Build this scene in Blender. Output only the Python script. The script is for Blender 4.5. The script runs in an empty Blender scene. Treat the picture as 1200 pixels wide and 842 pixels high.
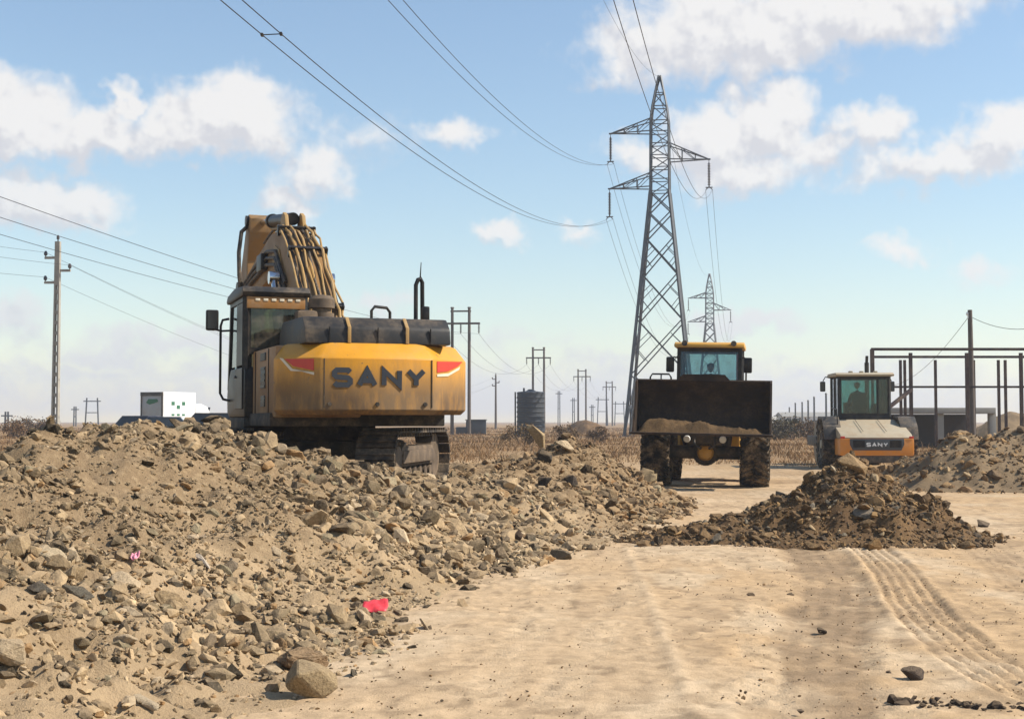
import bpy, bmesh, math, random
import numpy as np
from mathutils import Vector, Matrix, Euler
random.seed(7); RNG = np.random.default_rng(11)
PI = math.pi
SC = bpy.context.scene
COL = SC.collection

# ------------------------------------------------------------------ camera
EYE = 1.55
FPX = 1600.0                        # focal length in photo pixels (1200 wide)
PITCH = math.atan((493 - 421) / FPX)
cam_d = bpy.data.cameras.new('camera'); cam = bpy.data.objects.new('camera', cam_d); COL.objects.link(cam)
cam_d.sensor_width = 36; cam_d.lens = 36 * FPX / 1200
cam_d.clip_start = .1; cam_d.clip_end = 20000
cam.location = (0, 0, EYE); cam.rotation_euler = (PI / 2 + PITCH, 0, 0)
SC.camera = cam

def ray(px, py):
    u = (px - 600) / FPX; v = (421 - py) / FPX
    c, s = math.cos(PITCH), math.sin(PITCH)
    return Vector((u, c - v * s, s + v * c))
def at(px, py, Y):
    r = ray(px, py); k = Y / r.y
    return Vector((r.x * k, Y, EYE + r.z * k))
def on_ground(px, py, z=0.0):
    r = ray(px, py); k = (z - EYE) / r.z
    return Vector((r.x * k, r.y * k, z))

# ------------------------------------------------------------------ sun, sky
SUN_EL = math.radians(43); SUN_AZ = math.radians(94)       # azimuth clockwise from +Y
S = Vector((math.sin(SUN_AZ) * math.cos(SUN_EL), math.cos(SUN_AZ) * math.cos(SUN_EL), math.sin(SUN_EL)))
sl = bpy.data.lights.new('sun', 'SUN'); sl.energy = 5.0; sl.angle = math.radians(.53); sl.color = (1, .93, .82)
so = bpy.data.objects.new('sun', sl); COL.objects.link(so); so.rotation_euler = S.to_track_quat('Z', 'Y').to_euler()
so.location = (40, -10, 60)

W = bpy.data.worlds.new('World'); SC.world = W; W.use_nodes = True
def N(nt, t, **kw):
    n = nt.nodes.new(t)
    for k, v in kw.items():
        if hasattr(n, k): setattr(n, k, v)
    return n
def math_node(nt, op, a, b=None, c=None, clamp=False):
    n = nt.nodes.new('ShaderNodeMath'); n.operation = op; n.use_clamp = clamp
    for i, v in enumerate((a, b, c)):
        if v is None: continue
        if isinstance(v, (int, float)): n.inputs[i].default_value = v
        else: nt.links.new(v, n.inputs[i])
    return n.outputs[0]
def vmath(nt, op, a, b=None):
    n = nt.nodes.new('ShaderNodeVectorMath'); n.operation = op
    for i, v in enumerate((a, b)):
        if v is None: continue
        if isinstance(v, (tuple, list)): n.inputs[i].default_value = v
        else: nt.links.new(v, n.inputs[i])
    return n
def noise_node(nt, vec, scale, detail=5, rough=.55, dist=0.0):
    n = nt.nodes.new('ShaderNodeTexNoise'); n.inputs['Scale'].default_value = scale
    n.inputs['Detail'].default_value = detail; n.inputs['Roughness'].default_value = rough; n.inputs['Distortion'].default_value = dist
    if vec is not None: nt.links.new(vec, n.inputs['Vector'])
    return n
def map_range(nt, v, a, b, c=0.0, d=1.0, smooth=True):
    n = nt.nodes.new('ShaderNodeMapRange'); n.interpolation_type = 'SMOOTHSTEP' if smooth else 'LINEAR'
    nt.links.new(v, n.inputs['Value'])
    for k, x in zip(('From Min', 'From Max', 'To Min', 'To Max'), (a, b, c, d)): n.inputs[k].default_value = x
    return n.outputs['Result']
def mix_col(nt, f, a, b, mode='MIX'):
    n = nt.nodes.new('ShaderNodeMix'); n.data_type = 'RGBA'; n.blend_type = mode
    for i, v in ((0, f), (6, a), (7, b)):
        if isinstance(v, (int, float)): n.inputs[i].default_value = v
        elif isinstance(v, (tuple, list)): n.inputs[i].default_value = (*v[:3], 1)
        else: nt.links.new(v, n.inputs[i])
    return n.outputs[2]

# cloud bodies: centre and half axes (as seen directions) and thickness
CLOUDS = [  # px, py, rx, ry, weight
    (5, 132, 100, 62, 1.0), (110, 155, 120, 38, .95), (150, 122, 28, 34, .9), (265, 140, 118, 56, 1.1), (235, 158, 120, 36, .9), (60, 165, 120, 30, .8),
    (45, 238, 105, 48, .85), (100, 268, 60, 20, .45),
    (370, 203, 70, 34, .62), (345, 240, 48, 26, .55), (425, 165, 75, 40, .32), (540, 158, 62, 22, .55),
    (585, 270, 34, 20, .6), (672, 274, 30, 17, .5),
    (1000, 12, 190, 52, 1.05), (870, 40, 190, 60, .95), (760, 60, 110, 50, .75), (830, 15, 120, 45, .8), (720, 88, 60, 30, .5),
    (900, 140, 70, 56, 1.05), (840, 165, 90, 50, .85), (880, 205, 105, 40, .7), (1020, 150, 62, 40, .85), (960, 175, 95, 35, .65),
    (1180, 155, 60, 44, .95), (1120, 188, 125, 36, .85), (1050, 200, 70, 26, .5), (1150, 160, 60, 30, .7), (760, 180, 80, 30, .55),
    (1063, 296, 44, 20, .52), (1140, 322, 52, 18, .45), (885, 380, 75, 22, .62), (830, 372, 50, 16, .4),
    (10, 375, 60, 38, .6), (220, 400, 190, 26, .55), (130, 415, 90, 22, .5), (440, 360, 45, 20, .45),
    (600, 478, 1100, 62, .62), (300, 440, 260, 22, .5), (970, 440, 220, 26, .5), (600, 395, 120, 18, .3), (700, 430, 160, 22, .35), (80, 440, 180, 20, .4),
    (-300, 200, 260, 110, 1.0), (1600, 80, 320, 150, 1.0), (300, -300, 300, 90, .9), (1250, -220, 260, 110, .9), (700, -480, 300, 90, .9),
]
g = bpy.data.node_groups.new('cloud_cover', 'ShaderNodeTree')
g.interface.new_socket('Vector', in_out='INPUT', socket_type='NodeSocketVector')
g.interface.new_socket('Cover', in_out='OUTPUT', socket_type='NodeSocketFloat')
g.interface.new_socket('Slope', in_out='OUTPUT', socket_type='NodeSocketFloat')
gi = g.nodes.new('NodeGroupInput'); go = g.nodes.new('NodeGroupOutput')
gv = gi.outputs[0]
def noise2(vec, scale, detail, rough=.55, dist=0.0):
    n = noise_node(g, vec, scale, detail, rough, dist); n.noise_dimensions = '2D'; return n
n1 = noise2(gv, 26, 3, .6)
w1 = vmath(g, 'MULTIPLY', vmath(g, 'SUBTRACT', n1.outputs['Color'], (.5, .5, .5)).outputs[0], (.055, .04, 0)).outputs[0]
gp = vmath(g, 'ADD', gv, w1).outputs[0]
acc = None; acc2 = None
for px, py, rx, ry, wt in CLOUDS:
    d = ray(px, py).normalized(); az = math.atan2(d.x, d.y); el = math.asin(d.z)
    q = vmath(g, 'MULTIPLY', vmath(g, 'SUBTRACT', gp, (az, el, 0)).outputs[0], (FPX / rx, FPX / ry, 0)).outputs[0]
    ln = vmath(g, 'LENGTH', q).outputs['Value']
    m = math_node(g, 'MULTIPLY_ADD', ln, -wt * 1.15, wt * 1.2)
    acc = m if acc is None else math_node(g, 'SMOOTH_MAX', acc, m, .12)
    ln2 = vmath(g, 'LENGTH', vmath(g, 'ADD', q, (.007 * FPX / rx, .016 * FPX / ry, 0)).outputs[0]).outputs['Value']
    m2 = math_node(g, 'MULTIPLY_ADD', ln2, -wt * 1.15, wt * 1.2)
    acc2 = m2 if acc2 is None else math_node(g, 'SMOOTH_MAX', acc2, m2, .12)
n2 = noise2(gv, 60, 8, .62, .3)
n3 = noise2(gv, 17, 3, .55)
c1 = math_node(g, 'MULTIPLY_ADD', math_node(g, 'SUBTRACT', n2.outputs['Fac'], .5), .52, acc)
c1 = math_node(g, 'MULTIPLY_ADD', math_node(g, 'SUBTRACT', n3.outputs['Fac'], .5), .45, c1)
g.links.new(c1, go.inputs[0]); g.links.new(math_node(g, 'SUBTRACT', acc, acc2), go.inputs[1])

nt = W.node_tree; nt.nodes.clear()
out = nt.nodes.new('ShaderNodeOutputWorld'); bg = nt.nodes.new('ShaderNodeBackground')
SKY_STRENGTH = .112
bg.inputs['Strength'].default_value = SKY_STRENGTH
sky = nt.nodes.new('ShaderNodeTexSky'); sky.sky_type = 'NISHITA'; sky.sun_disc = False
sky.sun_elevation = SUN_EL; sky.sun_rotation = SUN_AZ; sky.altitude = 300; sky.air_density = 1.3; sky.dust_density = .25; sky.ozone_density = 2.6
tc = nt.nodes.new('ShaderNodeTexCoord')
sep = nt.nodes.new('ShaderNodeSeparateXYZ'); nt.links.new(tc.outputs['Generated'], sep.inputs[0])
az_ = math_node(nt, 'ARCTAN2', sep.outputs[0], sep.outputs[1]); el_ = math_node(nt, 'ARCSINE', sep.outputs[2])
cmb = nt.nodes.new('ShaderNodeCombineXYZ'); nt.links.new(az_, cmb.inputs[0]); nt.links.new(el_, cmb.inputs[1])
ga = nt.nodes.new('ShaderNodeGroup'); ga.node_tree = g; nt.links.new(cmb.outputs[0], ga.inputs[0])
cover = map_range(nt, ga.outputs[0], .0, .62)
def sun_side(scale, detail, st):
    """relief of the cloud: the same noise sampled a step towards the sun"""
    r = []
    for off in ((0, 0, 0), st):
        v = vmath(nt, 'ADD', cmb.outputs[0], off).outputs[0]; n = noise_node(nt, v, scale, detail, .55); n.noise_dimensions = '2D'; r.append(n.outputs['Fac'])
    return math_node(nt, 'SUBTRACT', r[0], r[1])
rel = math_node(nt, 'ADD', sun_side(30, 3, (.008, .012, 0)), math_node(nt, 'MULTIPLY', sun_side(75, 3, (.004, .005, 0)), .6))
rel = math_node(nt, 'MULTIPLY_ADD', ga.outputs[1], .55, math_node(nt, 'MULTIPLY', rel, .8))
lit = map_range(nt, rel, -.26, .2, 0, 1)
CL = 6.1
cc = mix_col(nt, lit, (.75 * CL, .745 * CL, .78 * CL), (1.0 * CL, .975 * CL, .95 * CL))
cc = mix_col(nt, map_range(nt, el_, .015, .12, .85, 0, False), cc, (.60 * CL, .615 * CL, .72 * CL))
fade = map_range(nt, el_, 0, .2, .75, 1.0, False)
cov2 = math_node(nt, 'MULTIPLY', math_node(nt, 'MULTIPLY', cover, .93), fade)
# only above the horizon
cov3 = math_node(nt, 'MULTIPLY', cov2, map_range(nt, el_, -.005, .01))
skyc = mix_col(nt, cov3, sky.outputs[0], cc)
nt.links.new(skyc, bg.inputs['Color']); nt.links.new(bg.outputs[0], out.inputs['Surface'])

SC.view_settings.view_transform = 'Standard'; SC.view_settings.look = 'None'
SC.view_settings.exposure = 0.46; SC.view_settings.gamma = 1; SC.view_settings.use_curve_mapping = False
SC.render.engine = 'CYCLES'
SC.cycles.max_bounces = 6; SC.cycles.diffuse_bounces = 3; SC.cycles.glossy_bounces = 2; SC.cycles.transmission_bounces = 4
SC.cycles.transparent_max_bounces = 12; SC.cycles.volume_bounces = 1; SC.cycles.use_denoising = True
SC.cycles.sample_clamp_indirect = 4

# ------------------------------------------------------------------ tagging
def tag(o, label=None, cat=None, group=None, kind=None):
    for k, v in (('label', label), ('category', cat), ('group', group), ('kind', kind)):
        if v: o[k] = v
    return o
def thing(name, label, cat, loc=(0, 0, 0), rz=0, group=None, rot=None):
    o = bpy.data.objects.new(name, None); COL.objects.link(o)
    o.location = loc; o.rotation_euler = rot if rot else (0, 0, rz); o.empty_display_size = .2
    return tag(o, label, cat, group)
def copy_tree(o, parent=None):
    kids = list(o.children); c = o.copy(); COL.objects.link(c)
    if parent: c.parent = parent
    for k in kids: copy_tree(k, c)
    return c

# ------------------------------------------------------------------ mesh builder
class MB:
    def __init__(s): s.bm = bmesh.new()
    def _add(s, vs, fs):
        v = [s.bm.verts.new(p) for p in vs]; out = []
        for f in fs:
            try: out.append(s.bm.faces.new([v[i] for i in f]))
            except ValueError: pass
        return v, out
    def box(s, c, size, bev=0.0, rot=None, seg=2):
        hx, hy, hz = (a / 2 for a in size)
        P = [Vector((x, y, z)) for x in (-hx, hx) for y in (-hy, hy) for z in (-hz, hz)]
        if rot is not None:
            R = rot if isinstance(rot, Matrix) else Euler(rot).to_matrix()
            P = [R @ p for p in P]
        P = [p + Vector(c) for p in P]
        v, f = s._add(P, [(0, 1, 3, 2), (4, 6, 7, 5), (0, 4, 5, 1), (2, 3, 7, 6), (0, 2, 6, 4), (1, 5, 7, 3)])
        if bev > 0: s._bevel(v, f, bev, seg)
        return s
    def _bevel(s, v, f, bev, seg=2):
        e = list({e for q in f for e in q.edges})
        bmesh.ops.bevel(s.bm, geom=e, offset=bev, segments=seg, affect='EDGES', profile=.6, clamp_overlap=True)
    def prism(s, prof, x0, x1, axis='x', bev=0.0, seg=2):
        """closed outline extruded along an axis: x -> (y,z), y -> (x,z), z -> (x,y)"""
        def P(a, b, t): return {'x': (t, a, b), 'y': (a, t, b), 'z': (a, b, t)}[axis]
        n = len(prof)
        vs = [P(a, b, x0) for a, b in prof] + [P(a, b, x1) for a, b in prof]
        fs = [tuple(range(n - 1, -1, -1)), tuple(range(n, 2 * n))] + [(i, (i + 1) % n, n + (i + 1) % n, n + i) for i in range(n)]
        v, f = s._add(vs, fs)
        bmesh.ops.recalc_face_normals(s.bm, faces=f)
        if bev > 0: s._bevel(v, f, bev, seg)
        return s
    def loft(s, rings, caps=True):
        n = len(rings[0]); vs = [p for r in rings for p in r]; fs = []
        for k in range(len(rings) - 1):
            for i in range(n):
                j = (i + 1) % n; fs.append((k * n + i, k * n + j, (k + 1) * n + j, (k + 1) * n + i))
        if caps: fs += [tuple(range(n - 1, -1, -1)), tuple(range((len(rings) - 1) * n, len(rings) * n))]
        v, f = s._add(vs, fs); bmesh.ops.recalc_face_normals(s.bm, faces=f); return s
    def cyl(s, p0, p1, r0, r1=None, n=16, bev=0.0):
        p0, p1 = Vector(p0), Vector(p1); r1 = r0 if r1 is None else r1
        d = (p1 - p0).normalized(); a = d.orthogonal().normalized(); b = d.cross(a)
        R = []
        for p, r in ((p0, r0), (p1, r1)):
            R.append([p + (a * math.cos(2 * PI * i / n) + b * math.sin(2 * PI * i / n)) * r for i in range(n)])
        return s.loft(R)
    def rings(s, p0, axis, prof, n=24):
        """lathe: list of (offset along axis, radius)"""
        p0 = Vector(p0); d = Vector(axis).normalized(); a = d.orthogonal().normalized(); b = d.cross(a)
        return s.loft([[p0 + d * t + (a * math.cos(2 * PI * i / n) + b * math.sin(2 * PI * i / n)) * max(r, .0005) for i in range(n)] for t, r in prof])
    def bar(s, p0, p1, w, h=None, up=(0, 0, 1)):
        p0, p1 = Vector(p0), Vector(p1); h = h or w
        d = (p1 - p0).normalized(); a = d.cross(Vector(up))
        if a.length < 1e-4: a = d.orthogonal()
        a.normalize(); b = a.cross(d)
        R = [[p + a * (x * w / 2) + b * (y * h / 2) for x, y in ((-1, -1), (1, -1), (1, 1), (-1, 1))] for p in (p0, p1)]
        return s.loft(R)
    def tube(s, pts, r, n=8):
        pts = [Vector(p) for p in pts]; R = []
        prev = None
        for i, p in enumerate(pts):
            d = (pts[min(i + 1, len(pts) - 1)] - pts[max(i - 1, 0)]).normalized()
            a = d.orthogonal().normalized() if prev is None else (prev - d * prev.dot(d)).normalized()
            prev = a; b = d.cross(a); rr = r[i] if isinstance(r, (list, tuple)) else r
            R.append([p + (a * math.cos(2 * PI * k / n) + b * math.sin(2 * PI * k / n)) * rr for k in range(n)])
        return s.loft(R)
    def panel(s, quad, t=.006):
        q = [Vector(p) for p in quad]; nrm = (q[1] - q[0]).cross(q[-1] - q[0]).normalized() * (t / 2)
        return s.loft([[p - nrm for p in q], [p + nrm for p in q]])
    def build(s, name, mat, parent=None, smooth=35):
        me = bpy.data.meshes.new(name); s.bm.normal_update(); s.bm.to_mesh(me); s.bm.free()
        if smooth:
            me.polygons.foreach_set('use_smooth', [True] * len(me.polygons))
            me.set_sharp_from_angle(angle=math.radians(smooth))
        me.materials.append(mat)
        o = bpy.data.objects.new(name, me); COL.objects.link(o)
        if parent is not None: o.parent = parent
        return o
def arc(c, r, a0, a1, n=8):
    return [(c[0] + r * math.cos(a0 + (a1 - a0) * i / n), c[1] + r * math.sin(a0 + (a1 - a0) * i / n)) for i in range(n + 1)]

# ------------------------------------------------------------------ materials
def mat_new(name):
    m = bpy.data.materials.new(name); m.use_nodes = True; nt = m.node_tree
    return m, nt, nt.nodes['Principled BSDF']
def bump(nt, bs, h, strength=.3, dist=.02):
    b = nt.nodes.new('ShaderNodeBump'); b.inputs['Strength'].default_value = strength; b.inputs['Distance'].default_value = dist
    nt.links.new(h, b.inputs['Height']); nt.links.new(b.outputs[0], bs.inputs['Normal'])
DUST = (.34, .245, .15)
def paint(name, col, rough=.45, dust=.35, metal=0.0, scale=3.0, mud=None, dustcol=DUST, wear=None, spec=.4):
    """weathered paint: dust film in patches, optional mud below a local height (z0,z1)"""
    m, nt, bs = mat_new(name)
    tc = nt.nodes.new('ShaderNodeTexCoord'); v = tc.outputs['Object']
    a = noise_node(nt, v, scale, 6, .62); b = noise_node(nt, v, scale * 9, 5, .6); c = noise_node(nt, v, scale * .6, 3, .5)
    vv = noise_node(nt, v, scale * 2.2, 4, .55)
    basec = mix_col(nt, map_range(nt, vv.outputs['Fac'], .35, .7, 0, .35), col, tuple(x * .72 for x in col))
    f = math_node(nt, 'MULTIPLY', map_range(nt, a.outputs['Fac'], .38, .72), map_range(nt, b.outputs['Fac'], .3, .65, .35, 1))
    f = math_node(nt, 'MULTIPLY', f, min(1, dust * 1.6), clamp=True)
    cm = mix_col(nt, f, basec, dustcol)
    if wear:
        wn = noise_node(nt, v, scale * 5, 8, .7)
        cm = mix_col(nt, map_range(nt, wn.outputs['Fac'], .62, .68), cm, wear)
    if mud:
        sp = nt.nodes.new('ShaderNodeSeparateXYZ'); nt.links.new(v, sp.inputs[0])
        st_ = noise_node(nt, vmath(nt, 'MULTIPLY', v, (5.0, 5.0, 1.1)).outputs[0], scale * 1.2, 7, .68)
        z = math_node(nt, 'MULTIPLY_ADD', math_node(nt, 'SUBTRACT', st_.outputs['Fac'], .5), mud[2] if len(mud) > 2 else .9, sp.outputs[2])
        mf = map_range(nt, z, mud[0], mud[1], mud[3] if len(mud) > 3 else .85, 0)
        mf = math_node(nt, 'MULTIPLY', mf, map_range(nt, st_.outputs['Fac'], .3, .6, .7, 1))
        mudc = mix_col(nt, map_range(nt, c.outputs['Fac'], .3, .7), (.11, .065, .032), (.24, .155, .08))
        cm = mix_col(nt, mf, cm, mudc)
        f = math_node(nt, 'MAXIMUM', f, mf)
    nt.links.new(cm, bs.inputs['Base Color'])
    nt.links.new(map_range(nt, f, 0, 1, rough, .9, False), bs.inputs['Roughness'])
    bs.inputs['Metallic'].default_value = metal; bs.inputs['Specular IOR Level'].default_value = spec
    bump(nt, bs, math_node(nt, 'ADD', b.outputs['Fac'], f), .12, .008)
    return m
def plain(name, col, rough=.7, metal=0.0, var=.25, scale=8, emit=None, bmp=0):
    m, nt, bs = mat_new(name)
    tc = nt.nodes.new('ShaderNodeTexCoord'); a = noise_node(nt, tc.outputs['Object'], scale, 5, .6)
    nt.links.new(mix_col(nt, a.outputs['Fac'], tuple(x * (1 - var) for x in col), tuple(min(1, x * (1 + var)) for x in col)), bs.inputs['Base Color'])
    bs.inputs['Roughness'].default_value = rough; bs.inputs['Metallic'].default_value = metal
    if bmp: bump(nt, bs, a.outputs['Fac'], .4, bmp)
    return m
def glass(name, tint, alpha=.55):
    m, nt, bs = mat_new(name)
    nt.nodes.remove(bs); o = nt.nodes['Material Output']
    t = nt.nodes.new('ShaderNodeBsdfTransparent'); t.inputs[0].default_value = (*tint, 1)
    gl = nt.nodes.new('ShaderNodeBsdfGlossy'); gl.inputs['Roughness'].default_value = .06; gl.inputs[0].default_value = (.9, .95, 1, 1)
    dd = nt.nodes.new('ShaderNodeBsdfDiffuse'); dd.inputs[0].default_value = (.3, .24, .17, 1)
    tc = nt.nodes.new('ShaderNodeTexCoord'); a = noise_node(nt, tc.outputs['Object'], 4, 6, .65)
    m1 = nt.nodes.new('ShaderNodeMixShader'); nt.links.new(map_range(nt, a.outputs['Fac'], .4, .8, .02, alpha * .5), m1.inputs[0])
    nt.links.new(t.outputs[0], m1.inputs[1]); nt.links.new(dd.outputs[0], m1.inputs[2])
    fr = nt.nodes.new('ShaderNodeFresnel'); fr.inputs[0].default_value = 1.5
    m2 = nt.nodes.new('ShaderNodeMixShader'); nt.links.new(fr.outputs[0], m2.inputs[0])
    nt.links.new(m1.outputs[0], m2.inputs[1]); nt.links.new(gl.outputs[0], m2.inputs[2]); nt.links.new(m2.outputs[0], o.inputs['Surface'])
    return m
def rock_mat(name, sc=1.0, use_attr=True, col=(.3, .23, .15), bstr=.7, dusty=.34, soil=(.41, .283, .16)):
    m, nt, bs = mat_new(name)
    tc = nt.nodes.new('ShaderNodeTexCoord'); geo = nt.nodes.new('ShaderNodeNewGeometry')
    a = noise_node(nt, tc.outputs['Object'], 9 * sc, 8, .68); b = noise_node(nt, tc.outputs['Object'], 45 * sc, 5, .65)
    if use_attr:
        at_ = nt.nodes.new('ShaderNodeAttribute'); at_.attribute_name = 'tint'; base = at_.outputs['Color']
    else:
        rgb = nt.nodes.new('ShaderNodeRGB'); rgb.outputs[0].default_value = (*col, 1); base = rgb.outputs[0]
    c1 = mix_col(nt, 1.0, base, mix_col(nt, map_range(nt, a.outputs['Fac'], .3, .7), (.62, .6, .58), (1.2, 1.18, 1.12)), 'MULTIPLY')
    c2 = mix_col(nt, map_range(nt, b.outputs['Fac'], .5, .75, 0, .45), c1, (.42, .31, .19))
    sz = nt.nodes.new('ShaderNodeSeparateXYZ'); nt.links.new(geo.outputs['Normal'], sz.inputs[0])
    df = math_node(nt, 'MULTIPLY', map_range(nt, sz.outputs[2], .25, .95, 0, dusty), map_range(nt, a.outputs['Fac'], .3, .6, .4, 1))
    c2 = mix_col(nt, df, c2, soil)
    nt.links.new(c2, bs.inputs['Base Color']); bs.inputs['Roughness'].default_value = .95; bs.inputs['Specular IOR Level'].default_value = .15
    bump(nt, bs, math_node(nt, 'ADD', a.outputs['Fac'], math_node(nt, 'MULTIPLY', b.outputs['Fac'], .5)), bstr, .03 / sc)
    return m

M = {
 'cw': paint('excavator_yellow', (.64, .285, .016), .4, .14, scale=1.6, mud=(1.42, 2.02, .8, 1.0), wear=(.2, .13, .06)),
 'yellow': paint('boom_yellow', (.36, .21, .06), .6, .9, scale=2.6, dustcol=(.36, .26, .15), wear=(.14, .08, .04)),
 'boom': paint('boom_dirty_shaded', (.27, .145, .045), .6, .75, scale=2.6, dustcol=(.22, .15, .085), wear=(.09, .055, .03)), 'sidepanel': paint('side_panel_paint', (.34, .15, .03), .5, .6, scale=2.5, mud=(1.1, 2.4, .9, .9)),  # boom: real dirt, plus a browner base standing in for its shaded side
 'hoodblack': paint('black_cover', (.018, .018, .018), .5, .22, scale=2, spec=.3),
 'black': paint('black_metal', (.007, .007, .0075), .4, .1, scale=3, spec=.25),
 'rubber': paint('tyre_rubber', (.016, .015, .014), .85, .6, scale=4, spec=.1),
 'hose': paint('hose_rubber', (.03, .027, .023), .6, .45, scale=6),
 'track': paint('track_steel', (.03, .025, .021), .65, .35, metal=.2, scale=4),
 'trackframe': paint('track_frame', (.10, .07, .045), .8, .55, scale=4, dustcol=(.24, .165, .1)),
 'undersoil': paint('underside', (.02, .017, .014), .8, .2, scale=4),
 'logo': plain('logo_navy', (.018, .022, .03), .45, 0, .15),
 'white_letter': plain('letter_white', (.75, .75, .72), .5, 0, .05),
 'red': plain('lamp_red', (.50, .022, .012), .25, 0, .2),
 'red_decal': plain('decal_red', (.55, .035, .015), .35, 0, .2),
 'decal_white': plain('decal_cream', (.68, .58, .42), .4, 0, .1),
 'glass': glass('cab_glass', (.66, .78, .80), .4), 'teal': glass('teal_glass', (.50, .70, .68), .4),
 'dustglass': glass('dusty_glass', (.40, .48, .38), 1.0),
 'mirror': plain('mirror_face', (.05, .05, .05), .2, .6, .1),
 'chrome': plain('cylinder_rod', (.55, .55, .55), .18, 1, .05),
 'bucket': paint('bucket_steel', (.024, .016, .011), .7, .4, scale=2.5, dustcol=(.10, .06, .034), spec=.2),
 'loader_yellow': paint('loader_yellow', (.60, .30, .03), .45, .3, scale=2),
 'loader_dark': paint('loader_dark', (.03, .028, .026), .6, .35, scale=3),
 'roller_white': paint('roller_white', (.40, .335, .23), .6, .6, scale=2),
 'roller_orange': paint('roller_orange', (.62, .22, .02), .45, .25, scale=2),
 'grille': plain('grille_grey', (.045, .05, .055), .5, 0, .2),
 'drum': paint('drum_steel', (.16, .13, .1), .5, .6, metal=.5, scale=2),
 'galv': plain('galvanised_steel', (.085, .09, .095), .55, .5, .3, 2),
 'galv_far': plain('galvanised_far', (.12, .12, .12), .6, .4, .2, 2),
 'insul': plain('insulator_brown', (.06, .045, .04), .3, 0, .2),
 'wire': plain('cable_aluminium', (.055, .055, .058), .5, .6, .1),
 'concrete': plain('pole_concrete', (.33, .3, .25), .9, 0, .35, 3),
 'wood': plain('pole_wood', (.10, .08, .065), .9, 0, .4, 3),
 'rust': paint('red_oxide_steel', (.035, .018, .016), .7, .2, scale=2),
 'slab': plain('slab_concrete', (.27, .255, .225), .9, 0, .3, 1),
 'shade_wall': plain('shed_shade_block', (.05, .042, .037), .9, 0, .4, 1),  # near-black wall colour stands in for the shade inside the shed
 'tank': plain('tank_black', (.03, .033, .037), .6, 0, .3, 1),
 'truckwhite': paint('truck_white', (.78, .78, .76), .5, .12, scale=1),
 'truckgrey': paint('truck_grey', (.36, .38, .38), .5, .3, scale=1),
 'green': plain('sign_green', (.03, .14, .07), .6, 0, .2),
 'carblue': paint('car_navy', (.018, .025, .05), .25, .2, scale=2),
 'cardark': paint('car_charcoal', (.025, .025, .028), .25, .25, scale=2),
 'carglass': plain('car_glass', (.02, .025, .03), .08, 0, .1),
 'skin': plain('skin', (.24, .12, .075), .6, 0, .1),
 'cloth_dark': plain('work_clothes', (.03, .035, .05), .9, 0, .3),
 'cloth_tan': plain('hi_vis_vest', (.55, .33, .09), .9, 0, .2),
 'hat': plain('cap_dark', (.02, .02, .025), .8, 0, .2),
 'seat': plain('seat_vinyl', (.02, .02, .022), .6, 0, .2),
 'redplastic': plain('red_plastic', (.70, .05, .06), .5, 0, .2, 20),
 'pinkplastic': plain('pink_plastic', (.75, .28, .34), .5, 0, .2, 20),
 'paleplastic': plain('pale_stone', (.55, .49, .41), .9, 0, .3, 12),
 'rock': rock_mat('broken_stone'), 'rock_brown': rock_mat('dug_stone', dusty=.15, soil=(.2, .13, .07)), 'rock_big': rock_mat('boulder_stone', 1.2),
 'trunk': plain('bark', (.09, .07, .05), .95, 0, .4, 5),
}

# ------------------------------------------------------------------ numpy noise, mesh helper
def _hash(ix, iy, seed):
    h = (ix.astype(np.int64) * 374761393 + iy.astype(np.int64) * 668265263 + seed * 974711) & 0xffffffff
    h = ((h ^ (h >> 13)) * 1274126177) & 0xffffffff
    return ((h ^ (h >> 16)) & 0xffff) / 65535.0
def vnoise(x, y, seed=0):
    ix = np.floor(x); iy = np.floor(y); fx = x - ix; fy = y - iy
    fx = fx * fx * fx * (fx * (fx * 6 - 15) + 10); fy = fy * fy * fy * (fy * (fy * 6 - 15) + 10)
    a = _hash(ix, iy, seed); b = _hash(ix + 1, iy, seed); c = _hash(ix, iy + 1, seed); d = _hash(ix + 1, iy + 1, seed)
    return (a + (b - a) * fx) * (1 - fy) + (c + (d - c) * fx) * fy - .5
def fbm(x, y, scale, octv=4, seed=0, gain=.5):
    r = 0; a = 1; f = 1 / scale
    for k in range(octv):
        r = r + a * vnoise(x * f + 17.3 * k, y * f - 9.1 * k, seed + k); a *= gain; f *= 2.07
    return r
def np_mesh(name, verts, faces, mat, tint=None, smooth=False):
    verts = np.asarray(verts, np.float32); faces = np.asarray(faces, np.int32)
    me = bpy.data.meshes.new(name); k = faces.shape[1]
    me.vertices.add(len(verts)); me.vertices.foreach_set('co', verts.ravel())
    me.loops.add(faces.size); me.loops.foreach_set('vertex_index', faces.ravel())
    me.polygons.add(len(faces)); me.polygons.foreach_set('loop_start', np.arange(0, faces.size, k, dtype=np.int32))
    try: me.polygons.foreach_set('loop_total', np.full(len(faces), k, np.int32))
    except Exception: pass
    me.update(calc_edges=True)
    me.polygons.foreach_set('use_smooth', np.full(len(faces), smooth, bool))
    if tint is not None:
        ca = me.attributes.new('tint', 'FLOAT_COLOR', 'POINT')
        c4 = np.ones((len(verts), 4), np.float32); c4[:, :3] = tint; ca.data.foreach_set('color', c4.ravel())
    me.materials.append(mat); me.validate()
    o = bpy.data.objects.new(name, me); COL.objects.link(o); return o
def grid_faces(nx, ny, keep=None):
    i, j = np.meshgrid(np.arange(nx - 1), np.arange(ny - 1), indexing='ij')
    a = (i * ny + j).ravel(); f = np.stack([a, a + ny, a + ny + 1, a + 1], 1)
    return f if keep is None else f[keep[f].any(1)]
def prune(v, f, *arrs):
    used = np.unique(f); m = np.full(len(v), -1); m[used] = np.arange(len(used))
    return (v[used], m[f]) + tuple(a[used] for a in arrs)
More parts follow.
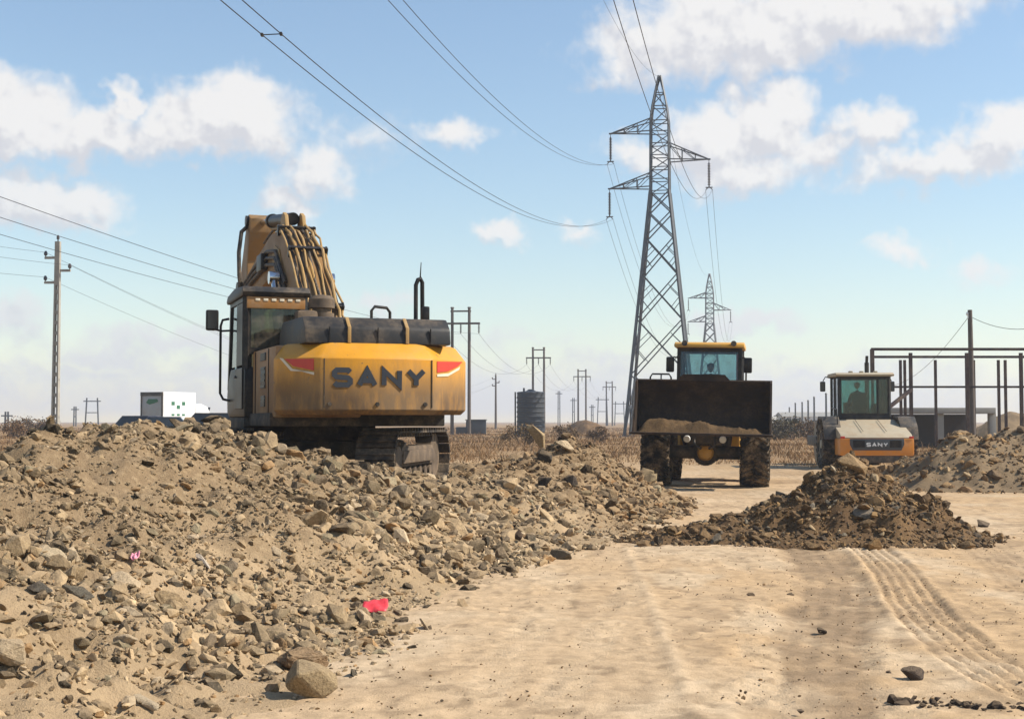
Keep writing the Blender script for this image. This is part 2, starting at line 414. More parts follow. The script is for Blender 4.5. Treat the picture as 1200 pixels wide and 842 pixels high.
def sstep(a, b, x):
    t = np.clip((x - a) / (b - a), 0, 1); return t * t * (3 - 2 * t)

# ------------------------------------------------------------------ terrain heights
def foot_x(Y): return np.interp(Y, [0, 5, 7.3, 10, 14.8, 19.4, 22, 26, 29, 32, 38, 44], [-1.9, -1.5, -1.25, -1.0, 0.0, 1.7, 2.6, 3.35, 3.3, 2.75, 2.9, 2.5])
def bank_raw(X, Y):
    d = (foot_x(Y) + .22 * fbm(X, Y, 1.6, 3, 5) - X) * .95
    dc = np.interp(Y, [0, 17, 19.5, 22, 30], [3.6, 3.4, 2.5, 2.0, 1.6])
    Hc = np.interp(Y, [3, 7, 11, 12.3, 14, 15.6, 17, 18.5, 20, 22, 24, 26, 28, 31, 35, 40, 45], [.9, 1.08, 1.18, 1.36, 1.41, 1.38, 1.08, .78, .68, .82, 1.0, 1.0, .92, .80, .55, .25, -.1])
    P = np.interp(Y, [0, 10, 16, 20, 30, 38, 45], [.7, .65, .55, .46, .45, .3, -.1])
    P = np.minimum(P, Hc) * (1 - sstep(7, 16, d)) - .1 * sstep(10, 16, d)
    t = np.clip(d / dc, 0, 1)
    front = Hc * (.45 * t + .55 * t * t * (3 - 2 * t))
    back = P + (Hc - P) * np.exp(-(np.maximum(d - dc, 0) / .9) ** 2)
    h = np.where(d < dc, front, back)
    return h, d, t
def bank_h(X, Y, detail=True):
    h, d, t = bank_raw(X, Y)
    k = np.clip(d / .8, 0, 1) * (1 - .6 * sstep(3.2, 5, d))
    k = k * (1 - .45 * sstep(15.5, 17, Y) * (1 - sstep(21, 22.5, Y)))
    h = h + k * (.20 * fbm(X, Y, 1.3, 2, 1) + .17 * fbm(X, Y, .5, 2, 2))
    if detail: h = h + np.clip(d / .5, .15, 1) * (.12 * fbm(X, Y, .22, 4, 3, .6)) + np.clip(d / .5, 0, 1) * .35 * sstep(23, 27, Y) * np.maximum(0, fbm(X, Y, 1.6, 3, 8))
    return np.where(d < 0, -.012 + d * .06, h)
# loose heaps: crest polylines
def heap_h(X, Y, crest, seed, n1=.10, n2=.05):
    """crest: (x, y, height, reach) points joined by a ridge"""
    best = np.full(X.shape, -.2)
    for (x0, y0, h0, r0), (x1, y1, h1, r1) in zip(crest[:-1], crest[1:]):
        dx, dy = x1 - x0, y1 - y0; L2 = dx * dx + dy * dy
        s = np.clip(((X - x0) * dx + (Y - y0) * dy) / L2, 0, 1)
        dist = np.hypot(X - x0 - s * dx, Y - y0 - s * dy) + .25 * fbm(X, Y, .8, 2, seed)
        hh = h0 + (h1 - h0) * s; rr = r0 + (r1 - r0) * s
        t = 1 - dist / rr
        best = np.maximum(best, np.where(t > 0, hh * (.6 * t + .4 * t * t * (3 - 2 * t)), t * .3))
    k = np.clip(best / .25, 0, 1)
    return best + k * (n1 * 2 * fbm(X, Y, .7, 2, seed + 1) + n2 * 2 * fbm(X, Y, .22, 3, seed + 2))
HEAP_A = [(2.15, 17.9, .16, .7), (3.1, 18.1, .45, 1.1), (3.9, 18.35, .66, 1.35), (4.6, 18.5, 1.08, 1.5), (5.15, 18.3, .6, 1.25), (5.65, 18.0, .12, .65)]
HEAP_B = [(9.6, 32.0, .55, 1.6), (10.6, 32.3, 1.22, 2.6), (12.0, 32.4, 1.38, 3.0), (14, 32.2, 1.4, 3.2), (18, 32.2, 1.3, 3.2), (24, 33, 1.2, 3.2)]
TRACK = np.array([(4.75, 19.5), (4.42, 17.0), (4.05, 14.8), (3.62, 12.6), (3.28, 10.9), (3.04, 9.3), (2.98, 8.2), (3.12, 7.0), (3.5, 5.5)])
TRAIL = np.array([(3.75, 18), (3.6, 16.8), (3.15, 13.5), (2.6, 11.3), (2.1, 9.4), (1.7, 7.6), (1.4, 6.0), (1.2, 4)])
TRAIL2 = np.array([(1.4, 17), (1.2, 12), (1.05, 9), (.95, 7), (.9, 4)])
TRAIL3 = np.array([(6.6, 22), (5.8, 17), (4.9, 13.2), (4.4, 10.5), (4.2, 8)])
def polyd(X, Y, P):
    bd = np.full(X.shape, 1e9); bs = np.zeros(X.shape); bl = np.zeros(X.shape); L = 0
    for (x0, y0), (x1, y1) in zip(P[:-1], P[1:]):
        dx, dy = x1 - x0, y1 - y0; l = math.hypot(dx, dy)
        s = np.clip(((X - x0) * dx + (Y - y0) * dy) / (l * l), 0, 1)
        d = np.hypot(X - x0 - s * dx, Y - y0 - s * dy); sg = np.sign((X - x0) * dy - (Y - y0) * dx)
        m = d < bd; bd = np.where(m, d, bd); bs = np.where(m, d * sg, bs); bl = np.where(m, L + s * l, bl); L += l
    return bd, bs, bl

# ---- one ground sheet to the horizon, fine near the camera
def axis_pts(segs):
    o = []
    for a, b, st in segs: o += list(np.arange(a, b, st))
    return o
def geo(start, end, first, ratio=1.25):
    o = []; x = start; s = first
    while x < end: o.append(x); x += s; s *= ratio
    o.append(end); return o
xs = np.array([-v for v in geo(3.5, 1500, .1)][::-1] + axis_pts([(-3.44, 8.5, .036)]) + geo(8.5, 1500, .08))
ys = np.array([-v for v in geo(.4, 300, .4)][::-1][:-1] + axis_pts([(-.4, 5.5, .3), (5.5, 13, .034), (13, 22, .06), (22, 40, .2)]) + geo(40, 1500, .4, 1.12))
GX, GY = np.meshgrid(xs, ys, indexing='ij')
GZ = .05 * fbm(GX, GY, 3.0, 3, 21) * sstep(0, 30, GY + 3) * .6 + .022 * fbm(GX, GY, .6, 3, 22) + .012 * fbm(GX, GY, .14, 2, 24)
far = sstep(34, 60, GY + 3 * fbm(GX, GY, 8, 2, 30)); far = np.maximum(far, sstep(-9, -14, GX + 2 * fbm(GX, GY, 5, 2, 31)))
far = np.maximum(far, sstep(24, 34, GX + 3 * fbm(GX, GY, 5, 2, 33)))
GZ += far * (.25 * fbm(GX, GY, 12, 3, 32) + .12) * (1 - sstep(300, 900, GY))
bd, bs, bl = polyd(GX, GY, TRACK)
bs = bs + .015 * np.sin(bl * 1.4) + .02 * fbm(GX, GY, .9, 2, 40)
inn = 1 - sstep(.22, .26, bd)
groove = np.clip(np.cos(bs / .102 * 2 * PI), 0, 1) ** 1.6; lug = np.clip(np.cos((bl + .8 * np.abs(bs)) / .11 * 2 * PI), 0, 1) ** 2
tread = -.008 * inn - inn * .030 * groove + .012 * inn * lug * (1 - groove) + .014 * np.exp(-((bd - .27) / .04) ** 2)
GZ += tread * (.45 + .55 * sstep(-.25, .1, fbm(GX, GY, 1.1, 2, 41)))
bd2, bs2, _ = polyd(GX, GY, TRAIL); trail = 1 - sstep(.22, .46, bd2 + .16 * fbm(GX, GY, .6, 3, 42))
GZ += -.03 * trail + .003 * trail * np.cos(bs2 / .16 * 2 * PI) + .012 * trail * fbm(GX, GY, .25, 3, 44)
bd3, bs3, _ = polyd(GX, GY, TRAIL2); t3 = np.exp(-((np.abs(bd3)) / .05) ** 2); GZ += .012 * t3
bd4, bs4, _ = polyd(GX, GY, TRAIL3); in4 = 1 - sstep(.24, .3, bd4); GZ += in4 * (-.012 * np.clip(np.cos(bs4 / .1 * 2 * PI), 0, 1) ** 3 - .005)
for P_, hw_t, pit in (([(2.3, 22), (1.3, 14), (.55, 9.5), (.05, 6.5), (-.3, 4)], .16, .16), ([(3.0, 22), (2.35, 14), (1.75, 9.8), (1.35, 7.2), (1.0, 4)], .15, .13), ([(5.2, 21), (3.0, 11.5), (2.2, 8), (1.7, 5)], .14, .15), ([(.9, 18), (.4, 12), (-.1, 8.5), (-.4, 6)], .15, .14)):
    q1, q2, q3 = polyd(GX, GY, np.array(P_)); msk = (1 - sstep(hw_t * .85, hw_t, q1)) * sstep(-.15, .2, fbm(GX, GY, 1.0, 3, 46))
    GZ += msk * (-.006 + .008 * np.sign(np.sin((q3 + .6 * np.abs(q2)) / pit * 2 * PI)))
    t3_extra = msk if P_[0][0] == 2.3 else np.maximum(t3_extra, msk)
GZ += .010 * np.maximum(0, fbm(GX, GY, .09, 2, 47) - .12) * 4 * sstep(-.1, .3, fbm(GX, GY, 1.4, 2, 48))
GZ = np.where(GY < 1.5, np.minimum(GZ, .03), GZ)
sand = np.array((.50, .362, .222)); dark = np.array((.34, .24, .145)); ochre = np.array((.48, .33, .185)); grass = np.array((.235, .15, .078)); pale = np.array((.55, .42, .275))
def mixa(a, b, f): return a * (1 - f[..., None]) + b * f[..., None]
c = np.broadcast_to(sand, GX.shape + (3,)).copy()
c = mixa(c, ochre, np.clip(1.3 * sstep(-.15, .5, fbm(GX, GY * .5, 2.2, 3, 50)), 0, .8))
c = mixa(c, pale, np.clip(sstep(0, .5, fbm(GX, GY * .6, .9, 4, 51)), 0, .8))
c = mixa(c, dark * .9, np.clip(.8 * trail * (.6 + .8 * sstep(-.3, .3, fbm(GX, GY, .5, 3, 52))), 0, 1))
c = mixa(c, pale, .45 * t3_extra); c = mixa(c, pale, .5 * t3); c = mixa(c, dark * .72, .9 * inn * groove); c = mixa(c, dark, .35 * in4)
c = mixa(c, dark * .9, .5 * sstep(.18, .5, fbm(GX, GY * .5, .32, 4, 53))); c = mixa(c, dark * .7, .55 * sstep(.28, .5, fbm(GX, GY * .6, .13, 3, 58)))
c = mixa(c, dark * .8, .5 * sstep(24, 34, GY) * (1 - far) * sstep(-.2, .3, fbm(GX, GY, 2.5, 3, 57)))
gcol = mixa(np.broadcast_to(grass, GX.shape + (3,)), np.array((.33, .22, .115)), sstep(-.3, .4, fbm(GX, GY, 5, 4, 54)))
c = mixa(c, gcol, far)
m, gnt, gbs = mat_new('sandy_ground')
ga_ = gnt.nodes.new('ShaderNodeAttribute'); ga_.attribute_name = 'tint'; gtc = gnt.nodes.new('ShaderNodeTexCoord')
na = noise_node(gnt, gtc.outputs['Object'], 7, 8, .7); nb = noise_node(gnt, gtc.outputs['Object'], 60, 4, .7)
gc = mix_col(gnt, 1.0, ga_.outputs['Color'], mix_col(gnt, map_range(gnt, na.outputs['Fac'], .3, .7), (.8, .78, .75), (1.12, 1.1, 1.08)), 'MULTIPLY')
gc = mix_col(gnt, map_range(gnt, nb.outputs['Fac'], .58, .75, 0, .5), gc, (.22, .15, .09))
gnt.links.new(gc, gbs.inputs['Base Color']); gbs.inputs['Roughness'].default_value = .97; gbs.inputs['Specular IOR Level'].default_value = .1
bump(gnt, gbs, math_node(gnt, 'ADD', na.outputs['Fac'], nb.outputs['Fac']), .55, .02)
ground = np_mesh('ground', np.stack([GX, GY, GZ], -1).reshape(-1, 3), grid_faces(len(xs), len(ys)), m, c.reshape(-1, 3), True)
tag(ground, 'pale sandy haul road and open dry ground running to the horizon', 'ground', kind='structure')

# ---- rubble bank and heaps (height fields with their own soil)
def soil_mat(name, tints):
    mm, t, b = mat_new(name); tcx = t.nodes.new('ShaderNodeTexCoord')
    a1 = noise_node(t, tcx.outputs['Object'], 1.6, 6, .6); a2 = noise_node(t, tcx.outputs['Object'], 14, 8, .7); a3 = noise_node(t, tcx.outputs['Object'], 70, 4, .7)
    k = mix_col(t, map_range(t, a1.outputs['Fac'], .35, .65), tints[0], tints[1])
    if len(tints) > 4:
        spz = t.nodes.new('ShaderNodeSeparateXYZ'); t.links.new(tcx.outputs['Object'], spz.inputs[0])
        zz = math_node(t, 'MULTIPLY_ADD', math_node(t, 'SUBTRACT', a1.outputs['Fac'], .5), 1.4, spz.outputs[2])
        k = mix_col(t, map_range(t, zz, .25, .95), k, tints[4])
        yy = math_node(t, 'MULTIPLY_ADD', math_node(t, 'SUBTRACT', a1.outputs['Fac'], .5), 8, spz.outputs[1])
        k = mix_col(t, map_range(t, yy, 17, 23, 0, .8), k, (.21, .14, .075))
    k = mix_col(t, map_range(t, a2.outputs['Fac'], .45, .7, 0, .6), k, tints[2])
    k = mix_col(t, map_range(t, a3.outputs['Fac'], .55, .75, 0, .6), k, tints[3])
    t.links.new(k, b.inputs['Base Color']); b.inputs['Roughness'].default_value = .97; b.inputs['Specular IOR Level'].default_value = .1
    bump(t, b, math_node(t, 'ADD', a2.outputs['Fac'], math_node(t, 'MULTIPLY', a3.outputs['Fac'], .6)), .8, .035)
    return mm
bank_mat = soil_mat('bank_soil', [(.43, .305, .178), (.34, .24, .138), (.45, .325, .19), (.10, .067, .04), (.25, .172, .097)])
heapA_mat = soil_mat('heap_soil', [(.12, .073, .038), (.19, .115, .055), (.075, .05, .032), (.27, .17, .085)])
heapB_mat = soil_mat('spoil_soil', [(.22, .155, .09), (.27, .19, .11), (.16, .115, .07), (.33, .24, .14)])
def field(name, x0, x1, y0, y1, st, fn, mat):
    ax = np.arange(x0, x1, st); ay = np.arange(y0, y1, st * 1.2); A, B = np.meshgrid(ax, ay, indexing='ij'); H = fn(A, B)
    v = np.stack([A, B, H], -1).reshape(-1, 3); f = grid_faces(len(ax), len(ay), v[:, 2] > -.03)
    v, f = prune(v, f); return np_mesh(name, v, f, mat, None, True)
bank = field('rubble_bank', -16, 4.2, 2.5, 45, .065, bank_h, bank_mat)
tag(bank, 'long bank of tan broken rock and soil beside the haul road', 'bank', kind='structure')

# ---- stones
def hull_rock(n, seed, squash=(1, .8, .6)):
    r = random.Random(seed); bm = bmesh.new()
    for k in range(n):
        z = r.uniform(-1, 1); a = r.uniform(0, 2 * PI); q = math.sqrt(1 - z * z); s = r.uniform(.78, 1.05)
        bm.verts.new((q * math.cos(a) * s * squash[0], q * math.sin(a) * s * squash[1], z * s * squash[2]))
    res = bmesh.ops.convex_hull(bm, input=bm.verts)
    bmesh.ops.delete(bm, geom=[e for e in res['geom_interior'] if isinstance(e, bmesh.types.BMVert)], context='VERTS')
    bmesh.ops.triangulate(bm, faces=bm.faces); bm.verts.ensure_lookup_table(); bm.verts.index_update()
    v = np.array([x.co[:] for x in bm.verts]); f = np.array([[x.index for x in q.verts] for q in bm.faces]); bm.free(); return v, f
SHAPES = [hull_rock(12 + k % 12, 100 + k, (1, random.uniform(.55, .9), random.uniform(.28, .7))) for k in range(26)]
def rot_mats(n, tilt):
    a = RNG.uniform(0, 2 * PI, n); b = RNG.normal(0, tilt, n); cc_ = RNG.normal(0, tilt, n)
    R = np.zeros((n, 3, 3)); ca, sa, cb, sb, cg, sg = np.cos(a), np.sin(a), np.cos(b), np.sin(b), np.cos(cc_), np.sin(cc_)
    Rz = np.stack([np.stack([ca, -sa, 0 * a], -1), np.stack([sa, ca, 0 * a], -1), np.stack([0 * a, 0 * a, 1 + 0 * a], -1)], -2)
    Rx = np.stack([np.stack([1 + 0 * a, 0 * a, 0 * a], -1), np.stack([0 * a, cb, -sb], -1), np.stack([0 * a, sb, cb], -1)], -2)
    Ry = np.stack([np.stack([cg, 0 * a, sg], -1), np.stack([0 * a, 1 + 0 * a, 0 * a], -1), np.stack([-sg, 0 * a, cg], -1)], -2)
    return Rz @ Rx @ Ry if False else Rx @ Ry @ Rz
def stones(name, P, size, tints, tilt=.45, sink=.25, mat=None):
    V = []; F = []; T = []; off = 0; which = RNG.integers(0, len(SHAPES), len(P)); R = rot_mats(len(P), tilt)
    for k, (sv, sf) in enumerate(SHAPES):
        idx = np.nonzero(which == k)[0]
        if not len(idx): continue
        v = np.einsum('nij,kj->nki', R[idx], sv) * size[idx][:, None, None]
        v[:, :, 2] += (size[idx] * (.35 - sink))[:, None]; v += P[idx][:, None, :]
        f = sf[None] + (off + np.arange(len(idx)) * len(sv))[:, None, None]
        V.append(v.reshape(-1, 3)); F.append(f.reshape(-1, 3)); T.append(np.repeat(tints[idx], len(sv), 0)); off += len(idx) * len(sv)
    return np_mesh(name, np.concatenate(V), np.concatenate(F), mat or M['rock'], np.concatenate(T), False)
TAN = np.array([(.43, .315, .187), (.36, .26, .152), (.28, .203, .12), (.20, .152, .092), (.50, .39, .26), (.14, .105, .068), (.36, .22, .105), (.06, .05, .036), (.28, .235, .15)])
TANW = np.array([.19, .16, .15, .14, .09, .11, .05, .08, .03])
BRN = np.array([(.22, .14, .07), (.16, .10, .052), (.11, .075, .045), (.31, .19, .085), (.07, .055, .042), (.38, .28, .165), (.17, .145, .11)])
BRNW = np.array([.28, .25, .18, .1, .1, .05, .04])
def pick(n, pal, w, var=.18):
    return pal[RNG.choice(len(pal), n, p=w / w.sum())] * (1 + RNG.normal(0, var, (n, 1))).clip(.5, 1.5)
def scatter_bank(n, smin, smax, power, ylo=4.5, yhi=36, dens=None):
    Y = ylo + (yhi - ylo) * RNG.random(n * 3) ** 1.25
    X = RNG.uniform(-.44, .20, n * 3) * Y - .3
    h, d, t = bank_raw(X, Y)
    dcl = np.interp(Y, [0, 17, 19.5, 22, 30], [3.6, 3.4, 2.5, 2.0, 1.6])
    p = np.clip((d + .35) / 1.1, 0, 1) * (1 - .85 * sstep(0.4, 2.0, d - dcl)) * np.interp(Y, [4.5, 8, 11, 36], [.25, .35, 1, 1])
    p = p * (.3 + 1.0 * sstep(-.3, .3, fbm(X * .8, Y * 1.6, .9, 4, 60)))
    ok = (d > -.45) & (RNG.random(n * 3) < p); X, Y = X[ok][:n], Y[ok][:n]
    s = smin * (1 - RNG.random(len(X)) * (1 - (smin / smax) ** power)) ** (-1 / power)
    s = s * np.interp(Y, [6, 9, 14, 24, 34], [.5, .72, 1.0, 1.3, 1.7]) * (.7 + .6 * sstep(-.35, .35, fbm(X, Y, 1.5, 2, 61)))
    return np.stack([X, Y, np.maximum(bank_h(X, Y), 0)], -1), s
P1, s1 = scatter_bank(78000, .017, .14, 1.75)
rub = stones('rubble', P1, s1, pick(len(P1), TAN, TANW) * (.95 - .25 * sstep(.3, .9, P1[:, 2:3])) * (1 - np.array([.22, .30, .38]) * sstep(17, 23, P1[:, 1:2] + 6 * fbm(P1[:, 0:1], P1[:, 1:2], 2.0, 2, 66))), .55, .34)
tag(rub, 'loose tan and grey broken stone covering the long bank', 'rubble', kind='stuff')
# larger single stones of the bank: every one an object of its own
P2, s2 = scatter_bank(260, .11, .27, 2.6, 7, 30)
P2 = P2[:140]; s2 = s2[:140]
def rock_mesh(seed, tint, n=34, squash=(1, .75, .5), rough=.05):
    v, f = hull_rock(n, seed, squash); bm = bmesh.new(); vs = [bm.verts.new(p) for p in v]
    for q in f: bm.faces.new([vs[i] for i in q])
    bmesh.ops.dissolve_limit(bm, angle_limit=.42, verts=bm.verts, edges=bm.edges)
    bmesh.ops.bevel(bm, geom=list(bm.edges), offset=.045, segments=1, affect='EDGES', clamp_overlap=True)
    bmesh.ops.triangulate(bm, faces=bm.faces)
    bmesh.ops.subdivide_edges(bm, edges=bm.edges, cuts=2, use_grid_fill=True)
    r = random.Random(seed)
    from mathutils import noise as mn
    for x in bm.verts:
        p = x.co * 2.6 + Vector((seed, 0, 0)); x.co += x.co.normalized() * (mn.noise(p) * rough + mn.noise(p * 3.1) * rough * .6 + mn.noise(p * 8) * rough * .3)
    me = bpy.data.meshes.new('stone'); bm.to_mesh(me); bm.free(); me.materials.append(M['rock_big'])
    ca = me.attributes.new('tint', 'FLOAT_COLOR', 'POINT')
    for q in ca.data: q.color = (*tint, 1)
    return me
ROCKS = [rock_mesh(500 + k, tuple(TAN[[0, 1, 2, 3, 4, 5, 0, 8, 6, 1][k]]), 14, (1, random.uniform(.6, .85), random.uniform(.3, .6))) for k in range(10)]
for k in range(len(P2)):
    o = bpy.data.objects.new('stone', ROCKS[k % 10]); COL.objects.link(o)
    o.location = P2[k]; o.location.z -= s2[k] * .06; o.scale = (s2[k],) * 3
    o.rotation_euler = (random.gauss(0, .4), random.gauss(0, .4), random.uniform(0, 6.28))
    tag(o, 'one of the larger angular loose stones on the rubble bank', 'stone', 'larger stones lying on the rubble bank')
def big_rock(px, py, Y, size, tint, seed, label, rot=(0, 0, 0), squash=(1, .75, .6), z=None, name='boulder', n=30, rough=.05, smooth=False):
    p = at(px, py, Y)
    if z is not None: p.z = z
    me = rock_mesh(seed, tint, n, squash, rough); o = bpy.data.objects.new(name, me); COL.objects.link(o)
    o.location = p; o.scale = (size,) * 3; o.rotation_euler = rot
    return tag(o, label, 'rock')
_Y = np.linspace(4, 44, 4001)
def hit_bank(px, py):
    r = ray(px, py); z = EYE + r.z / r.y * _Y; x = r.x / r.y * _Y
    h = np.maximum(bank_h(x, _Y), 0); i = int(np.argmax(z < h)); return Vector((x[i], _Y[i], float(h[i])))
def rock_at(px, py, wpx, tint, seed, label, rot=(0, 0, 0), squash=(1, .75, .6), lift=.25, name='boulder', n=14, rough=.05):
    p = hit_bank(px, py); size = wpx / 2 / FPX * p.y
    me = rock_mesh(seed, tint, n, squash, rough); o = bpy.data.objects.new(name, me); COL.objects.link(o)
    o.location = p + Vector((0, 0, size * squash[2] * lift)); o.scale = (size,) * 3; o.rotation_euler = rot
    return tag(o, label, 'rock')
R_ = math.radians
rock_at(363, 816, 74, (.34, .255, .15), 861, 'block-shaped tan boulder casting a dark shadow at the foot of the bank', (R_(10), R_(14), R_(-20)), (1, .8, .72), .7, n=12, rough=.025)
rock_at(356, 782, 70, (.23, .15, .085), 812, 'crumbly brown clod just behind the block-shaped tan boulder', (0, .2, .4), (1, .7, .55), .3, name='earth_clod', n=26, rough=.16)
rock_at(656, 654, 36, (.14, .12, .09), 813, 'dark flat rock lying alone on the road edge by the bank', (0, .1, .2), (1, .7, .42), .5, n=10)
rock_at(630, 534, 46, (.36, .265, .15), 814, 'tall tan slab standing upright on the bank, highest near the tank', (R_(8), R_(-24), R_(20)), (.7, .42, 1.0), .8, name='upright_slab', n=10, rough=.03)
rock_at(662, 530, 30, (.46, .36, .24), 815, 'pale rounded rock leaning next to the tall upright slab', (.3, .5, .2), (1, .7, .7), .5, n=12)
rock_at(638, 541, 26, (.04, .036, .032), 816, 'black lump below the tall upright slab', (.1, .2, .3), (1, .8, .9), .45, n=12)
rock_at(641, 568, 28, (.035, .032, .03), 817, 'black lump in the middle of the bank below the slab', (.2, .1, 1.), (1, .8, .85), .4, n=12)
rock_at(668, 566, 26, (.05, .04, .034), 818, 'dark brown lump beside the black lump on the bank', (.2, .4, .6), (1, .7, .7), .4, n=12)
rock_at(62, 655, 56, (.53, .43, .29), 819, 'long pale flat slab on the left slope of the bank', (.25, .35, -.2), (1, .6, .25), .6, n=10, rough=.03)
rock_at(92, 697, 50, (.19, .175, .14), 820, 'grey olive slab below the long pale slab on the bank', (.3, .35, -.3), (1, .6, .28), .6, n=10, rough=.03)
rock_at(45, 692, 34, (.12, .11, .095), 821, 'dark grey pointed rock left of the grey olive slab', (.4, .3, .3), (1, .6, .5), .5, n=10)
rock_at(172, 826, 48, (.50, .41, .29), 822, 'pale tilted slab at the bottom of the bank with a black shadow side', (.5, .6, -.4), (1, .55, .3), .7, n=9, rough=.03)
rock_at(16, 770, 70, (.48, .37, .24), 823, 'broad tan rock low on the bank at the left edge of the photo', (.1, .3, .1), (1, .7, .45), .3, n=14)
rock_at(268, 672, 40, (.16, .13, .095), 824, 'dark jagged rock in the middle of the stony slope', (.3, .2, .8), (1, .7, .6), .4, n=10)
rock_at(390, 548, 34, (.42, .33, .2), 825, 'pointed tan slab on the bank crest under the excavator', (.2, .5, -.5), (1, .6, .45), .7, n=9)
rock_at(131, 497, 26, (.1, .09, .075), 826, 'dark rock on the bank crest close to the concrete pole', (.1, .1, .3), (1, .8, .7), .6, n=10)
rock_at(608, 634, 20, (.06, .04, .032), 827, 'small upright dark red-brown stone at the bank foot', (.1, .3, .3), (.55, .5, 1), .6, n=10)
def road_rock(px, py, wpx, tint, seed, label, squash=(1, .75, .6), rz=0, name='rock'):
    p = on_ground(px, py); size = wpx / 2 / FPX * p.y
    me = rock_mesh(seed, tint, 12, squash, .06); o = bpy.data.objects.new(name, me); COL.objects.link(o)
    o.location = p + Vector((0, 0, size * squash[2] * .45 - (.022 if px == 962 else .004))); o.scale = (size,) * 3; o.rotation_euler = (.1, .15, rz)
    return tag(o, label, 'rock')
road_rock(1070, 796, 34, (.07, .055, .05), 830, 'dark reddish rock alone beside the ribbed tyre track', (1, .8, .8))
road_rock(962, 737, 19, (.06, .05, .045), 831, 'small dark stone in the middle of the darker wheel trail', (1, .6, .45))
road_rock(880, 698, 14, (.12, .085, .06), 832, 'little brown clod at the left edge of the wheel trail', (1, .8, .5), name='clod')
road_rock(926, 697, 11, (.1, .075, .055), 833, 'little brown clod near the middle of the wheel trail', (1, .8, .5), name='clod')
road_rock(1152, 617, 22, (.06, .05, .045), 875, 'black clod on the ground at the right end of the soil heap', (1, .8, .7), name='clod')
road_rock(1042, 788, 9, (.09, .07, .06), 834, 'tiny dark stone just left of the dark reddish rock', (1, .8, .6))
road_rock(938, 833, 10, (.09, .07, .06), 835, 'tiny dark stone on the road at the bottom of the photo', (1, .8, .6))
for k in range(58):
    q = k / 57; px = 1046 + 160 * q + random.uniform(-5, 5); py = 821 + 9 * q + random.gauss(0, 2.2)
    o = road_rock(px, py, max(5, random.gauss(19, 4) if k < 5 else random.gauss(11, 5)), (.075, .056, .046), 840 + k, 'dark clod in the low row of dirt across the tyre track', (1, .8, random.uniform(.4, .8)), random.uniform(0, 6), 'clod')
    o['group'] = 'dark clods in the row across the tyre track'
# pebbles and crumbs on the road
n = 4200; Y = RNG.uniform(5.6, 20, n); X = RNG.uniform(-.2, .42, n) * Y
ok = X > foot_x(Y); P = np.stack([X[ok], Y[ok], np.full(ok.sum(), .002)], -1)
peb = stones('pebbles', P, .005 + .009 * RNG.random(len(P)) ** 3 + .012 * (RNG.random(len(P)) > .985), pick(len(P), BRN, BRNW), .4, .2, M['rock_brown'])
tag(peb, 'scattered small pebbles and crumbs on the sandy haul road', 'pebbles', kind='stuff')
# litter
def scrap(px, py, w, h, mat, name, label, rz=0.0):
    p = hit_bank(px, py); k = p.y / FPX; nx, ny = 9, 5
    v = []; 
    for i in range(nx):
        for j in range(ny):
            a, b = i / (nx - 1) - .5, j / (ny - 1) - .5; r = 1 - .35 * abs(b) * (1 + math.sin(i * 2.3))
            v.append((a * w * k * r, b * h * k, .025 * math.sin(i * 1.4 + j) + .018 * math.cos(j * 2.1 + i * .7) + b * h * k * .5) if False else (a * w * k * r, b * h * k * 1.6, .008 * math.sin(i * 1.4 + j) + .01 * math.cos(j * 2.1 + i * .7)))
    o = np_mesh(name, v, grid_faces(nx, ny), mat, None, True); o.location = p + Vector((0, -.02, .05)); o.rotation_euler = (.35, 0, rz)
    md = o.modifiers.new('thickness', 'SOLIDIFY'); md.thickness = .004
    return tag(o, label, 'litter')
scrap(440, 716, 30, 17, M['redplastic'], 'plastic_scrap', 'bright red crumpled plastic scrap at the foot of the bank')
scrap(159, 659, 9, 10, M['pinkplastic'], 'plastic_scrap', 'small pink plastic scrap high on the stony slope')
rock_at(240, 663, 44, (.55, .48, .40), 828, 'long narrow whitish stone lying diagonally on the slope', (.35, .55, -.5), (1, .22, .16), .8, name='stone_sliver', n=12, rough=.03)

# ---- heaps of dug soil
def heap(name, label, crest, seed, box_, st, mat, pal, palw, n, smin, smax, group=None, n1=.1, n2=.05):
    fn = lambda A, B: heap_h(A, B, crest, seed, n1, n2)
    o = field(name, *box_, st, fn, mat); tag(o, label, 'heap', group)
    X = RNG.uniform(box_[0], box_[1], n * 4); Y = RNG.uniform(box_[2], box_[3], n * 4); H = fn(X, Y)
    ok = (H > -.06) & (RNG.random(n * 4) < np.clip(.35 + H * 1.2, .15, 1)); X, Y, H = X[ok][:n], Y[ok][:n], H[ok][:n]
    s = smin * (1 - RNG.random(len(X)) * (1 - (smin / smax) ** 2.0)) ** (-1 / 2.0)
    r = stones('stones', np.stack([X, Y, np.maximum(H, 0)], -1), s, pick(len(X), pal, palw), .55, .25, M['rock_brown'])
    r.parent = o; r['kind'] = 'stuff'; return o
heap('soil_heap', 'dark brown heap of freshly tipped soil in front of the wheel loader', HEAP_A, 70, (1.0, 7.2, 16.2, 20.6), .05, heapA_mat, BRN * .92, BRNW, 7000, .018, .15)
heap('spoil_heap', 'long greyish brown spoil heap beside the road roller', HEAP_B, 80, (7.2, 28, 28.6, 36), .1, heapB_mat, BRN * 1.2, BRNW, 10000, .03, .24, n1=.17)
def heap_rock(px, py, Y, wpx, tint, seed, label, rot, squash, name='boulder'):
    p = at(px, py, Y); size = wpx / 2 / FPX * Y; me = rock_mesh(seed, tint, 12, squash, .05)
    o = bpy.data.objects.new(name, me); COL.objects.link(o); o.location = p; o.scale = (size,) * 3; o.rotation_euler = rot
    tag(o, label, 'rock')
def ztop(x, y, crest, seed, n1=.1, n2=.05): return float(heap_h(np.array([x]), np.array([y]), crest, seed, n1, n2)[0])
